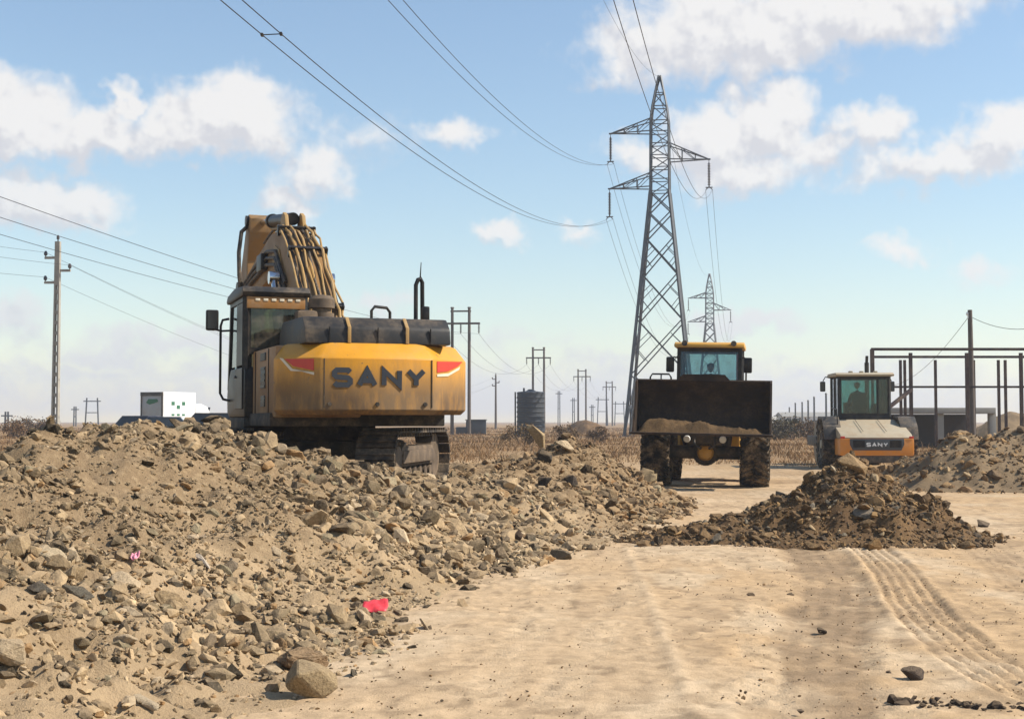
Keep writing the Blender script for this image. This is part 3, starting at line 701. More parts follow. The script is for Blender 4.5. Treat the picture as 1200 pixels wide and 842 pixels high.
def hit_heap(px, py, crest, seed, Y0, Y1, n1=.1):
    r = ray(px, py); Y = np.linspace(Y0, Y1, 800); X = r.x / r.y * Y; Z = EYE + r.z / r.y * Y; H = np.maximum(heap_h(X, Y, crest, seed, n1), 0); i = int(np.argmax(Z < H)) if (Z < H).any() else 799
    return Y[i]
for a in ((1000, 545, 46, (.30, .2, .105), 871, 'big brown clod on top of the dark soil heap', (.2, .5, .4), (1, .8, .6), 'earth_clod'),
          (978, 552, 22, (.5, .41, .29), 872, 'pale thin slab stuck upright near the top of the soil heap', (.2, .9, .3), (1, .5, .3), 'boulder'),
          (1018, 601, 50, (.15, .14, .125), 873, 'flat grey slab on the face of the soil heap', (.7, .15, .1), (1, .7, .3), 'boulder'),
          (1040, 582, 34, (.46, .36, .23), 874, 'narrow pale stone above the flat grey slab on the soil heap', (.3, .7, -.3), (1, .3, .25), 'boulder'),
          ):
    px, py, w, tint, sd, lab, rot, sq, nm = a
    heap_rock(px, py, hit_heap(px, py, HEAP_A, 70, 16.4, 20), w, tint, sd, lab, rot, sq, nm)

# ------------------------------------------------------------------ lettering from strokes
LET = {'S': [[(1, .86), (.86, 1), (.14, 1), (0, .86), (0, .66), (.14, .53), (.86, .47), (1, .34), (1, .14), (.86, 0), (.14, 0), (0, .14)]],
       'A': [[(0, 0), (.5, 1), (1, 0)], [(.2, .3), (.8, .3)]],
       'N': [[(0, 0), (0, 1), (1, 0), (1, 1)]],
       'Y': [[(0, 1), (.5, .45), (1, 1)], [(.5, .45), (.5, 0)]]}
def lettering(mb, word, x0, z0, w, h, t, y, gap=.25, depth=.012, shear=0):
    lw = w / (len(word) + gap * (len(word) - 1)); x = x0
    for ch in word:
        for k, st in enumerate(LET[ch]):
            P = [Vector((x + t / 2 + a * (lw - t) + shear * b * h, z0 + t / 2 + b * (h - t))) for a, b in st]
            L, Rr = [], []
            for i, p in enumerate(P):
                d0 = (p - P[i - 1]).normalized() if i else (P[1] - p).normalized()
                d1 = (P[i + 1] - p).normalized() if i < len(P) - 1 else d0
                tn = (d0 + d1); tn = tn.normalized() if tn.length > .1 else d0
                nn = Vector((-tn.y, tn.x)); c = max(.45, nn.dot(Vector((-d0.y, d0.x)))); o = nn * (t / 2 / c)
                if i == 0: p = p - d0 * t * .0
                L.append(p + o); Rr.append(p - o)
            yy = y - k * .002
            for i in range(len(P) - 1):
                q = [L[i], L[i + 1], Rr[i + 1], Rr[i]]
                mb.loft([[Vector((a.x, yy, a.y)) for a in q], [Vector((a.x, yy - depth, a.y)) for a in q]])
        x += lw * (1 + gap)
    return mb

# ------------------------------------------------------------------ excavator
EX = thing('excavator', 'large dusty yellow tracked excavator with SANY lettering, standing on the rubble bank', 'excavator', (-3.0, 22.5, .47), R_(20))
def slab_ring(pts, z, inset):
    cx = sum(p[0] for p in pts) / len(pts); cy = -1.9
    return [Vector((x - inset * (1 if x > cx else -1) * min(1, abs(x - cx)), y + inset * (1 if y < -2.4 else .3), z)) for x, y in pts]
plan = [(-1.24, -2.2), (-1.34, -2.28), (-1.30, -2.42), (-.86, -2.93), (-.77, -2.98), (.84, -2.98), (.93, -2.93), (1.52, -2.44), (1.60, -2.30), (1.52, -2.2)]
mb = MB()
mb.loft([slab_ring(plan, 1.17, .07), slab_ring(plan, 1.24, .0), slab_ring(plan, 1.98, 0), slab_ring(plan, 2.185, .15), slab_ring(plan, 2.215, .22)])
bmesh.ops.bevel(mb.bm, geom=list(mb.bm.edges), offset=.022, segments=2, affect='EDGES', clamp_overlap=True)
cw = mb.build('counterweight', M['cw'], EX, 30)
lettering(MB(), 'SANY', -.63, 1.56, 1.40, .285, .074, -2.982, .2).build('lettering', M['logo'], cw, 0)
def chamfer_pt(a, b, u, z, off=.008):
    a, b = Vector((*a, 0)), Vector((*b, 0)); d = (b - a); nn = Vector((d.y, -d.x, 0)).normalized()
    if nn.y > 0: nn = -nn
    p = a + d * u + nn * off; return Vector((p.x, p.y, z))
def decal(a, b, quad, mat, name, off):
    m_ = MB(); n = len(quad); m_.loft([[chamfer_pt(a, b, u, z, off) for u, z in quad], [chamfer_pt(a, b, u, z, off + .006) for u, z in quad]]); return m_.build(name, mat, cw, 0)
La, Lb = (-1.30, -2.42), (-.86, -2.93)
Ra, Rb = (.93, -2.93), (1.52, -2.44)
decal(La, Lb, [(.18, 1.975), (.97, 1.965), (.97, 1.80), (.42, 1.87)], M['red_decal'], 'tail_marking', .003)
decal(La, Lb, [(.05, 1.99), (.14, 1.985), (.40, 1.83), (.98, 1.735), (.98, 1.775), (.36, 1.80)], M['decal_white'], 'tail_stripe', .005)
decal(Ra, Rb, [(.04, 1.955), (.95, 1.975), (.78, 1.90), (.42, 1.82), (.04, 1.79)], M['red_decal'], 'tail_marking', .003)
decal(Ra, Rb, [(.04, 1.765), (.45, 1.79), (.86, 1.90), (.82, 1.85), (.42, 1.745), (.04, 1.73)], M['decal_white'], 'tail_stripe', .005)
for x, z in ((-.66, 1.32), (.04, 1.32), (.76, 1.32)): MB().cyl((x, -2.97, z), (x, -3.0, z), .035, .03, 10).build('lifting_plug', M['undersoil'], cw)
for x in (-.74, .86):
    MB().box((x, -2.979, 1.62), (.014, .014, .70)).build('seam', M['undersoil'], cw, 0)
for x in (-.5, .62):
    mb = MB(); mb.tube([(x - .09, -2.5, 2.2), (x - .08, -2.5, 2.27), (x + .08, -2.5, 2.27), (x + .09, -2.5, 2.2)], .02, 8); mb.build('lifting_eye', M['black'], cw)
# upper deck and side bodies
mb = MB(); mb.box((0, -.3, 1.1), (2.7, 3.5, .2), .03); mb.cyl((0, 0, .78), (0, 0, 1.0), .75, .75, 32); mb.build('slew_deck', M['undersoil'], EX)
mb = MB(); mb.box((.92, -.75, 1.62), (.96, 2.8, .88), .05); mb.box((.92, .95, 1.45), (.9, .6, .5), .04)
for i in range(3): mb.box((1.41, -1.5 + i * .85, 1.6), (.02, .7, .62), .01)
mb.build('right_body', M['cw'], EX)
mb = MB(); mb.box((-.66, -1.24, 1.66), (1.30, 2.0, 1.06), .05); sp = mb.build('side_panel', M['sidepanel'], EX)
for z, h, w in ((2.06, .12, .44), (1.74, .33, .40), (1.38, .17, .36)):
    mb = MB(); mb.box((-1.312, -1.25, z), (.02, w, h), .006)
    for k in range(4): mb.box((-1.324, -1.25, z - h * .4 + h * .8 * k / 3), (.012, w * .9, h * .1))
    mb.build('vent', M['black'], sp)
for y in (-1.72, -.55): MB().box((-1.318, y, 1.66), (.012, .018, 1.0)).build('door_gap', M['black'], sp)
# black engine cover
mb = MB(); mb.prism([(-2.78, 2.20), (-2.74, 2.44), (-2.55, 2.60), (-1.0, 2.62), (-.75, 2.46), (-.7, 2.18)], -.98, 1.22, 'x', .04)
hood = mb.build('engine_cover', M['hoodblack'], EX)
for x in (-.33, .54):
    mb = MB(); mb.box((x, -2.785, 2.33), (.05, .02, .24), .004); mb.box((x, -2.69, 2.515), (.05, .02, .24), .004, (R_(-50), 0, 0)); mb.build('latch_strap', M['yellow'], hood)
mb = MB()
for x in (-.62, .1, .9): mb.box((x, -2.77, 2.33), (.012, .03, .22))
mb.build('panel_seam', M['black'], hood)
mb = MB(); mb.box((1.24, -1.2, 2.35), (.3, 1.6, .34), .05); mb.build('side_cover', M['hoodblack'], EX)
# exhaust, prefilter, rails
mb = MB(); mb.tube([(1.12, -1.2, 2.5), (1.12, -1.2, 3.25), (1.16, -1.19, 3.34), (1.2, -1.17, 3.36), (1.24, -1.15, 3.3), (1.25, -1.14, 2.55)], .035, 8)
mb.cyl((1.2, -1.17, 3.36), (1.215, -1.17, 3.62), .012, .006, 6); mb.box((1.28, -1.2, 2.78), (.12, .12, .26), .03); mb.box((1.18, -1.2, 2.56), (.32, .26, .1), .03)
mb.build('handrail', M['black'], EX)
mb = MB(); mb.tube([(.52, -.7, 2.5), (.52, -.7, 2.86), (.58, -.68, 2.93), (.8, -.6, 2.92), (.86, -.58, 2.85), (.86, -.58, 2.5)], .025, 8); mb.build('handrail', M['black'], EX)
mb = MB(); mb.rings((-.28, -.62, 2.5), (0, 0, 1), [(0, .2), (.3, .2), (.3, .15), (.38, .15), (.38, .21), (.52, .21), (.58, .16), (.6, .02)], 24); mb.build('air_prefilter', M['trackframe'], EX)
mb = MB(); mb.box((-.55, -.72, 2.68), (.34, .3, .3), .07); mb.build('filter_box', M['trackframe'], EX)
# cab
cb = MB()
cx0, cx1, cy0, cy1, cz0, cz1 = -1.44, -.44, -.22, 1.62, 1.14, 3.2
cb.prism([(cy0, 1.14), (cy0, 1.95), (cy1 - .35, 1.95), (cy1 - .05, 1.72), (cy1 + .04, 1.5), (cy1, 1.2), (cy1 - .2, 1.14)], cx0, cx1, 'x', .04)
for x in (cx0 + .05, cx1 - .05):
    cb.bar((x, cy0 + .06, 1.9), (x, cy0 + .06, 3.1), .11, .11); cb.bar((x, cy1 - .06, 1.6), (x, cy1 - .32, 3.1), .10, .10); cb.bar((x, .62, 1.9), (x, .58, 3.1), .09, .09)
    cb.bar((x, cy0 + .05, 3.06), (x, cy1 - .3, 3.06), .10, .12)
cb.box(((cx0 + cx1) / 2, cy0 + .05, 2.2), (cx1 - cx0 - .1, .09, .10)); cb.box(((cx0 + cx1) / 2, cy1 - .31, 3.06), (cx1 - cx0 - .1, .09, .10))
cab = cb.build('cab', M['black'], EX)
mb = MB(); mb.prism([(cy0 - .05, 3.08), (cy0 - .1, 3.15), (cy0, 3.24), (.6, 3.27), (cy1 - .25, 3.2), (cy1 - .12, 3.1), (cy1 - .2, 3.06)], cx0 - .05, cx1 + .05, 'x', .035); mb.build('cab_roof', M['hoodblack'], cab)
mb = MB(); mb.box(((cx0 + cx1) / 2, cy0 - .012, 2.98), (cx1 - cx0 - .06, .05, .19), .012); hd = mb.build('rear_header', M['sidepanel'], cab)
mb = MB()
for k in range(6): mb.box((cx0 + .2 + k * .13, cy0 - .04, 3.025), (.075, .012, .042), .004)
mb.build('vent_slots', M['decal_white'], hd)
mb = MB(); mb.panel([(cx0 + .1, cy0 + .02, 2.22), (cx1 - .1, cy0 + .02, 2.22), (cx1 - .1, cy0 + .02, 2.9), (cx0 + .1, cy0 + .02, 2.9)]); mb.build('rear_window', M['dustglass'], cab, 0)
mb = MB(); mb.panel([(cx0 + .03, .66, 1.98), (cx0 + .03, cy1 - .2, 1.98), (cx0 + .03, cy1 - .36, 3.0), (cx0 + .03, .62, 3.0)]); mb.build('side_window', M['glass'], cab, 0)
mb = MB(); mb.panel([(cx1 - .03, cy0 + .12, 1.98), (cx1 - .03, cy1 - .2, 1.98), (cx1 - .03, cy1 - .36, 3.0), (cx1 - .03, cy0 + .12, 3.0)]); mb.build('side_window', M['glass'], cab, 0)
mb = MB(); mb.panel([(cx0 + .1, cy1 - .07, 1.7), (cx1 - .1, cy1 - .07, 1.7), (cx1 - .1, cy1 - .32, 3.0), (cx0 + .1, cy1 - .32, 3.0)]); mb.build('windscreen', M['glass'], cab, 0)
mb = MB(); mb.box((cx0 - .012, .22, 1.6), (.03, .72, .66), .012); mb.panel([(cx0 - .006, cy0 + .14, 1.98), (cx0 - .006, .54, 1.98), (cx0 - .006, .54, 2.98), (cx0 - .006, cy0 + .14, 2.98)]); dr = mb.build('cab_door', M['black'], cab, 0)
mb = MB(); mb.box((cx0 - .04, .5, 1.8), (.03, .12, .04), .008); mb.build('door_handle', M['galv'], dr)
mb = MB(); mb.box((-1.0, .35, 1.75), (.5, .5, .14), .04); mb.box((-1.0, .1, 2.15), (.48, .14, .75), .05); mb.build('seat', M['seat'], cab)
mb = MB(); mb.prism([(-.25, 1.0), (-.2, 1.14), (1.66, 1.14), (1.5, .98), (.9, .90), (.1, .90)], cx0, cx1, 'x', .03); mb.build('cab_base', M['undersoil'], EX)
mb = MB(); mb.tube([(cx0 - .02, 1.35, 2.82), (cx0 - .12, 1.40, 2.80), (cx0 - .15, 1.42, 2.7), (cx0 - .15, 1.42, 1.55), (cx0 - .10, 1.4, 1.45), (cx0 + .02, 1.35, 1.42)], .022, 8); mb.build('grab_rail', M['black'], EX)
mb = MB(); mb.box((cx0 - .25, 1.75, 2.82), (.22, .08, .36), .035); mb.tube([(cx0 + .0, 1.35, 2.62), (cx0 - .12, 1.5, 2.62), (cx0 - .22, 1.7, 2.66)], .018, 8); mr = mb.build('mirror', M['black'], EX)
mb = MB(); mb.box((cx0 - .25, 1.704, 2.82), (.17, .008, .3)); mb.build('mirror_glass', M['mirror'], mr, 0)
# boom
up = [(a_, 2.0 + (b_ - 2.0) * (.925 if b_ > 2 else 1)) for a_, b_ in [(.20, 2.0), (.55, 2.5), (1.1, 3.12), (2.3, 4.22), (3.1, 4.72), (3.8, 4.93), (4.5, 4.93), (6.2, 4.62), (8.0, 4.22)]]
lo = [(8.08, 3.84), (7.96, 3.64), (6.2, 3.7), (4.6, 3.88), (4.0, 3.82), (3.2, 3.34), (2.0, 2.6), (1.1, 1.85), (.6, 1.55), (.25, 1.7)]
BX0, BX1 = -.22, .40
mb = MB(); mb.prism(up + lo, BX0, BX1, 'x', .02); boom = mb.build('boom', M['boom'], EX, 20)
mb = MB()
for k, x in enumerate(np.linspace(BX0 - .02, BX1 + .02, 7)):
    off = .07 + .03 * (k % 3)
    pts = []
    for i, (y, z) in enumerate(up[:-1]):
        y1, z1 = up[i + 1]; L = math.hypot(y1 - y, z1 - z); ny, nz = -(z1 - z) / L, (y1 - y) / L
        for s_ in (0, .35, .7):
            w = off + .035 * math.sin(i * 2.1 + k * 1.7 + s_ * 6)
            pts.append((x + .03 * math.sin(i * 1.3 + k * 2 + s_ * 4), y + (y1 - y) * s_ + ny * w, z + (z1 - z) * s_ + nz * w))
    mb.tube(pts[:18], .021 + .006 * (k % 2), 8)
mb.build('hydraulic_pipe', M['yellow'], boom)
mb = MB()
for k, x in enumerate(np.linspace(BX0 + .04, BX1 - .06, 5)):
    pts = []
    for i, (y, z) in enumerate(up[:-2]):
        y1, z1 = up[i + 1]; L = math.hypot(y1 - y, z1 - z); ny, nz = -(z1 - z) / L, (y1 - y) / L
        for s_ in (0, .5):
            w = .05 + .05 * math.sin(i * 1.1 + k * 2.7 + s_ * 3)
            pts.append((x + .02 * math.sin(i * 2 + k), y + (y1 - y) * s_ + ny * w, z + (z1 - z) * s_ + nz * w))
    mb.tube(pts, .024, 8)
mb.build('hydraulic_hose', M['hose'], boom)
for f_ in (.1, .38, .62, .9):
    q = f_ * (len(up) - 4); i = int(q); s_ = q - i; y = up[i][0] + (up[i + 1][0] - up[i][0]) * s_; z = up[i][1] + (up[i + 1][1] - up[i][1]) * s_
    a = math.atan2(up[i + 1][1] - up[i][1], up[i + 1][0] - up[i][0]); mb = MB()
    mb.box(((BX0 + BX1) / 2, y - .13 * math.sin(a), z + .13 * math.cos(a)), (BX1 - BX0 + .1, .09, .05), .01, (a, 0, 0))
    for x in (BX0 - .03, BX1 + .03): mb.box((x, y - .06 * math.sin(a), z + .06 * math.cos(a)), (.04, .12, .2), .01, (a, 0, 0))
    mb.build('hose_clamp', M['black'], boom)
mb = MB(); mb.prism([(3.4, 4.55), (3.62, 5.0), (3.82, 5.08), (4.0, 5.0), (4.2, 4.7)], -.1, -.03, 'x', .01); mb.prism([(3.4, 4.55), (3.62, 5.0), (3.82, 5.08), (4.0, 5.0), (4.2, 4.7)], .23, .30, 'x', .01); mb.build('cylinder_bracket', M['yellow'], boom)
for x in (-.42, .62):
    mb = MB(); mb.cyl((x, 1.25, 1.35), (x, 2.45, 3.02), .115, .115, 16); mb.rings((x - .08, 1.25, 1.35), (1, 0, 0), [(0, .13), (.16, .13)], 16); bc = mb.build('boom_cylinder', M['yellow'], EX)
    mb = MB(); mb.cyl((x, 2.45, 3.02), (x, 2.95, 3.72), .06, .06, 12); mb.rings((x - .09, 2.95, 3.72), (1, 0, 0), [(0, .12), (.18, .12)], 16); mb.build('rod', M['chrome'], bc)
mb = MB(); mb.cyl((.10, 3.82, 4.96), (.10, 6.0, 5.22), .125, .125, 18); mb.cyl((.10, 5.96, 5.215), (.10, 6.1, 5.23), .15, .15, 18); ac = mb.build('arm_cylinder', M['black'], EX)
mb = MB(); mb.cyl((.10, 6.1, 5.23), (.10, 7.45, 5.38), .065, .065, 12); mb.build('rod', M['chrome'], ac)
for z0 in (0, .13, .26):
    MB().tube([(BX0 - .05, 2.6, 3.6 - z0), (BX0 - .06, 3.6, 4.3 - z0), (BX0 - .05, 4.6, 4.4 - z0), (BX0 - .06, 6.2, 4.2 - z0 * .8), (BX0 - .05, 7.5, 4.0 - z0 * .6)], .035, 8).build('side_pipe', M['hose'], boom)
MB().box((BX0 - .07, 5.0, 4.22), (.14, .55, .34), .03).build('valve_block', M['black'], boom)
MB().prism([(3.2, 4.0), (3.4, 4.3), (3.9, 4.45), (4.2, 4.25), (4.0, 4.0)], BX0 - .022, BX0 - .004, 'x', .006).build('weld_plate', M['yellow'], boom)
AO = 1.25
def sh(P): return [(p[0] + AO, p[1]) for p in P]
mb = MB(); mb.prism(sh([(5.95, 5.44), (6.2, 5.55), (6.42, 5.42), (7.1, 4.5), (7.25, 4.0), (6.75, 3.0), (5.95, 1.25), (5.62, 1.3), (5.9, 2.8), (6.2, 3.8), (6.3, 4.55), (6.0, 5.15)]), -.18, .38, 'x', .02); arm = mb.build('arm', M['boom'], EX, 20)
MB().rings((-.24, 6.2 + AO, 5.4), (1, 0, 0), [(0, .12), (.68, .12)], 18).build('pivot_pin', M['black'], arm)
MB().rings((-.34, 6.7 + AO, 3.95), (1, 0, 0), [(0, .17), (.88, .17)], 18).build('pivot_pin', M['black'], arm)
mb = MB(); mb.tube([(-.18, 6.35 + AO, 5.3), (-.34, 6.1 + AO, 5.15), (-.40, 6.05 + AO, 4.7), (-.38, 6.1 + AO, 4.2), (-.30, 6.2 + AO, 3.7), (-.18, 6.3 + AO, 3.4)], .045, 8); mb.build('hydraulic_hose', M['hose'], arm)
mb = MB(); mb.cyl((.1, 5.75 + AO, 3.5), (.1, 5.35 + AO, 2.3), .09, .09, 14); mb.cyl((.1, 5.35 + AO, 2.3), (.1, 5.15 + AO, 1.7), .05, .05, 10); mb.build('bucket_cylinder', M['yellow'], arm)
bp = sh([(5.9, 1.3), (5.5, 1.45), (4.9, 1.35), (4.45, .95), (4.4, .45), (4.75, .1), (5.35, .02)])
bi = sh([(5.38, .08), (4.8, .16), (4.48, .48), (4.53, .92), (4.93, 1.28), (5.5, 1.38), (5.86, 1.24)])
mb = MB(); mb.prism(bp + bi, -.55, .75, 'x'); mb.prism(bp, -.55, -.50, 'x'); mb.prism(bp, .70, .75, 'x'); dbk = mb.build('digging_bucket', M['bucket'], EX)
for k in range(5): MB().box((-.45 + k * .275, 5.5 + AO, .05), (.1, .3, .07), .02).build('tooth', M['track'], dbk)
# tracks (undercarriage turned relative to the upper body)
UR = R_(-9) - R_(20)
def stadium(L, r, n):
    per = 2 * L + 2 * PI * r; o = []
    for k in range(n):
        s = per * k / n
        if s < L: o.append((-L / 2 + s, r, 0, 1, 0))
        elif s < L + PI * r: a = (s - L) / r; o.append((L / 2 + r * math.sin(a), r * math.cos(a), math.sin(a), math.cos(a), -a))
        elif s < 2 * L + PI * r: o.append((L / 2 - (s - L - PI * r), -r, 0, -1, PI))
        else: a = (s - 2 * L - PI * r) / r; o.append((-L / 2 - r * math.sin(a), -r * math.cos(a), -math.sin(a), -math.cos(a), PI - a))
    return o
for sx in (-1, 1):
    x = sx * 1.3; mb = MB(); r = .41
    for (y, z, ny, nz, a) in stadium(3.2, r, 48):
        mb.box((x, y, .5 + z), (.6, .165, .035), 0, (a, 0, 0))
        mb.box((x, y + ny * .035, .5 + z + nz * .035), (.6, .03, .05), 0, (a, 0, 0))
        mb.box((x, y - ny * .05, .5 + z - nz * .05), (.22, .14, .07), 0, (a, 0, 0))
    tr = mb.build('track', M['track'], EX, 0); tr.rotation_euler = (0, 0, UR)
    mb = MB(); mb.prism([(-1.35, .36), (-1.5, .5), (-1.2, .68), (1.2, .68), (1.5, .5), (1.35, .36)], x - .17, x + .17, 'x', .03)
    mb.box((x + sx * .2, -.1, .52), (.08, 2.2, .2), .02); mb.box((x + sx * .16, -1.2, .62), (.14, .5, .1), .03, (.4, 0, 0)); mb.build('track_frame', M['trackframe'], tr)
    mb = MB(); prof = []
    for k in range(22):
        rr = .40 if k % 2 else .33; prof += [(-1.6 + rr * math.cos(2 * PI * (k + .2) / 22), .5 + rr * math.sin(2 * PI * (k + .2) / 22)), (-1.6 + rr * math.cos(2 * PI * (k + .8) / 22), .5 + rr * math.sin(2 * PI * (k + .8) / 22))]
    mb.prism(prof, x - .05, x + .05, 'x'); mb.rings((x - .2 * sx, -1.6, .5), (sx, 0, 0), [(0, .3), (.34, .3), (.40, .22), (.46, .2), (.47, .02)], 20)
    for k in range(10): a = 2 * PI * k / 10; mb.cyl((x + sx * .2, -1.6 + .25 * math.cos(a), .5 + .25 * math.sin(a)), (x + sx * .26, -1.6 + .25 * math.cos(a), .5 + .25 * math.sin(a)), .025, .025, 6)
    mb.build('sprocket', M['trackframe'], tr)
    mb = MB(); mb.rings((x - .12, 1.6, .5), (1, 0, 0), [(0, .2), (0, .37), (.24, .37), (.24, .2)], 24); mb.build('idler', M['trackframe'], tr)
    for k in range(7):
        mb = MB(); yy = -1.1 + k * .37; mb.rings((x - .15, yy, .24), (1, 0, 0), [(0, .1), (.06, .1), (.08, .13), (.22, .13), (.24, .1), (.3, .1)], 16); mb.build('roller', M['trackframe'], tr)
mb = MB(); mb.box((0, 0, .62), (2.2, 1.5, .3), .08); mb.cyl((0, 0, .62), (0, 0, .8), .7, .7, 28); cf = mb.build('car_body', M['undersoil'], EX); cf.rotation_euler = (0, 0, UR)
# soil caught in the rear of the track
# ------------------------------------------------------------------ seated operators (one skinned body each)
def seated(name, label, root, vest, hands):
    """root matrix: local x right, y forward, z up with the seat top at z=0"""
    P = {}; E = []; Rd = []; V = []
    def v(n, p, r, par=None):
        P[n] = len(V); V.append(p); Rd.append(r)
        if par: E.append((P[par], P[n]))
    v('pel', (0, 0, .10), .145); v('ab', (0, .0, .28), .135, 'pel'); v('ch', (0, .01, .44), .16, 'ab'); v('sh', (0, .0, .54), .115, 'ch'); v('nk', (0, .015, .62), .055, 'sh'); v('nk2', (0, .03, .68), .05, 'nk')
    for s, k in ((-1, 'l'), (1, 'r')):
        v(k + 'sh', (s * .19, 0, .52), .07, 'sh'); v(k + 'el', (s * .26, .14, .28), .05, k + 'sh')
        h = hands[0 if s < 0 else 1]
        v(k + 'wr', h, .033, k + 'el'); d = (Vector(h) - Vector((s * .26, .14, .28))).normalized()
        pm = Vector(h) + d * .07; v(k + 'pa', tuple(pm), .036, k + 'wr')
        for f in range(4):
            b = pm + Vector((s * (-.027 + f * .018), 0, 0)) + d * .035; v(f'{k}f{f}', tuple(b), .0095, k + 'pa')
            t = b + d * .02 + Vector((0, .005, -.028 - .004 * (f in (1, 2)))); v(f'{k}g{f}', tuple(t), .0085, f'{k}f{f}')
        v(k + 'th', tuple(pm + Vector((-s * .045, 0, .0)) + d * .01), .010, k + 'pa'); v(k + 'th2', tuple(pm + Vector((-s * .055, 0, -.015)) + d * .035), .009, k + 'th')
        v(k + 'hip', (s * .10, .06, .09), .095, 'pel'); v(k + 'kn', (s * .16, .46, .08), .065, k + 'hip'); v(k + 'an', (s * .15, .52, -.34), .042, k + 'kn'); v(k + 'to', (s * .16, .68, -.40), .04, k + 'an')
    me = bpy.data.meshes.new(name); me.from_pydata(V, E, []); me.materials.append(M['cloth_dark'])
    o = bpy.data.objects.new(name, me); COL.objects.link(o); o.matrix_world = root
    sk = o.modifiers.new('skin', 'SKIN'); sk.use_smooth_shade = True
    for i, r in enumerate(Rd): me.skin_vertices[0].data[i].radius = (r, r)
    me.skin_vertices[0].data[0].use_root = True
    sb = o.modifiers.new('smooth', 'SUBSURF'); sb.levels = sb.render_levels = 1
    tag(o, label, 'person')
    bm = bmesh.new(); bmesh.ops.create_uvsphere(bm, u_segments=20, v_segments=14, radius=1)
    for q in bm.verts:
        x, y, z = q.co; y *= .098 + (.008 if y > 0 and abs(x) < .6 else 0); wx = .078 * (1 - .22 * max(0, -z)); q.co = (x * wx, y - (.012 if z < -.5 else 0), z * .118)
    def blob(c, r):
        res = bmesh.ops.create_icosphere(bm, subdivisions=1, radius=1)
        for q in res['verts']: q.co = Vector((q.co.x * r[0], q.co.y * r[1], q.co.z * r[2])) + Vector(c)
    blob((0, .105, -.02), (.014, .02, .026)); blob((-.079, -.005, -.01), (.01, .02, .03)); blob((.079, -.005, -.01), (.01, .02, .03)); blob((0, .09, -.062), (.026, .01, .008))
    for s in (-1, 1): blob((s * .032, .086, .012), (.013, .009, .008))
    hm = MB(); hm.bm.free(); hm.bm = bm; hd = hm.build('head', M['skin'], o, 60); hd.location = (0, .045, .81)
    mb = MB(); mb.rings((0, .035, .835), (0, 0, 1), [(0, .099), (.04, .097), (.075, .075), (.10, .03), (.103, .002)], 20); mb.box((0, .135, .845), (.13, .1, .014), .006); mb.build('cap', M['hat'], o)
    mb = MB(); mb.loft([[Vector((math.cos(a) * rx, .01 + math.sin(a) * ry, z)) for a in np.linspace(0, 2 * PI, 16, endpoint=False)] for z, rx, ry in ((.20, .165, .155), (.40, .185, .185), (.52, .19, .15), (.565, .11, .10))]); mb.build('vest', M[vest], o)
    return o
def world_of(t, local, rz=0.0):
    return Matrix.LocRotScale(t.location, t.rotation_euler, None) @ Matrix.Translation(local) @ Matrix.Rotation(rz, 4, 'Z')

# ------------------------------------------------------------------ wheels
def wheel(parent, x, y, r, w, mat_t, mat_r, out, lugs=26, lug_h=.045, spin=0.0):
    mb = MB(); h = w / 2; prof = [(-h * .82, r * .56), (-h, r * .66), (-h, r * .86), (-h * .86, r * .955), (-h * .4, r * .975), (h * .4, r * .975), (h * .86, r * .955), (h, r * .86), (h, r * .66), (h * .82, r * .56)]
    mb.rings((x, y, r), (1, 0, 0), prof, 40)
    for k in range(lugs):
        a = 2 * PI * k / lugs + spin
        for s in (-1, 1):
            aa = a + (PI / lugs if s > 0 else 0)
            c = Vector((x + s * h * .5, y + math.cos(aa) * r * .975, r + math.sin(aa) * r * .975))
            R = Euler((aa - PI / 2, 0, 0)).to_matrix() @ Euler((0, 0, s * .55)).to_matrix()
            mb.box(c, (h * 1.1, r * .085, lug_h * 1.6), 0, R)
            c2 = Vector((x + s * h * .98, y + math.cos(aa + s * .0) * r * .915, r + math.sin(aa) * r * .915)); mb.box(c2, (.04, r * .085, r * .13), 0, Euler((aa - PI / 2, 0, 0)).to_matrix())
    t = mb.build('wheel', mat_t, parent, 30)
    mb = MB(); mb.rings((x, y, r), (out, 0, 0), [(-h * .8, .1), (-h * .8, r * .57), (h * .82, r * .57), (h * .86, r * .53), (h * .55, r * .48), (h * .45, r * .3), (h * .7, r * .27), (h * .75, r * .2), (h * .9, r * .17), (h * .9, .01)], 28)
    for k in range(8): a = 2 * PI * k / 8; mb.cyl((x + out * h * .45, y + math.cos(a) * r * .38, r + math.sin(a) * r * .38), (x + out * h * .56, y + math.cos(a) * r * .38, r + math.sin(a) * r * .38), .03, .03, 6)
    mb.build('rim', mat_r, t); return t

# ------------------------------------------------------------------ wheel loader (faces the camera)
WL = thing('wheel_loader', 'yellow wheel loader facing the camera with its wide dark bucket raised', 'wheel loader', (4.92, 34.3, 0), rot=(0, R_(-1.2), R_(180 - 11)))
for (x, y) in ((-1.16, 1.5), (1.16, 1.5), (-1.16, -1.75), (1.16, -1.75)): wheel(WL, x, y, .80, .66, M['rubber'], M['loader_yellow'], 1 if x > 0 else -1)
mb = MB(); mb.cyl((-.9, 1.5, .8), (.9, 1.5, .8), .16, .16, 14); mb.rings((0, 1.3, .8), (0, 1, 0), [(0, .2), (.1, .3), (.3, .32), (.42, .2)], 20); ax = mb.build('front_axle', M['loader_dark'], WL)
mb = MB(); mb.rings((0, 1.72, .8), (0, 1, 0), [(0, .2), (.05, .19), (.12, .15), (.16, .06), (.165, .005)], 20); mb.build('differential_cover', M['loader_yellow'], ax)
mb = MB(); mb.cyl((-.9, -1.75, .8), (.9, -1.75, .8), .16, .16, 14); mb.rings((0, -2.0, .8), (0, 1, 0), [(0, .1), (.1, .3), (.4, .32), (.5, .2)], 20); mb.build('rear_axle', M['loader_dark'], WL)
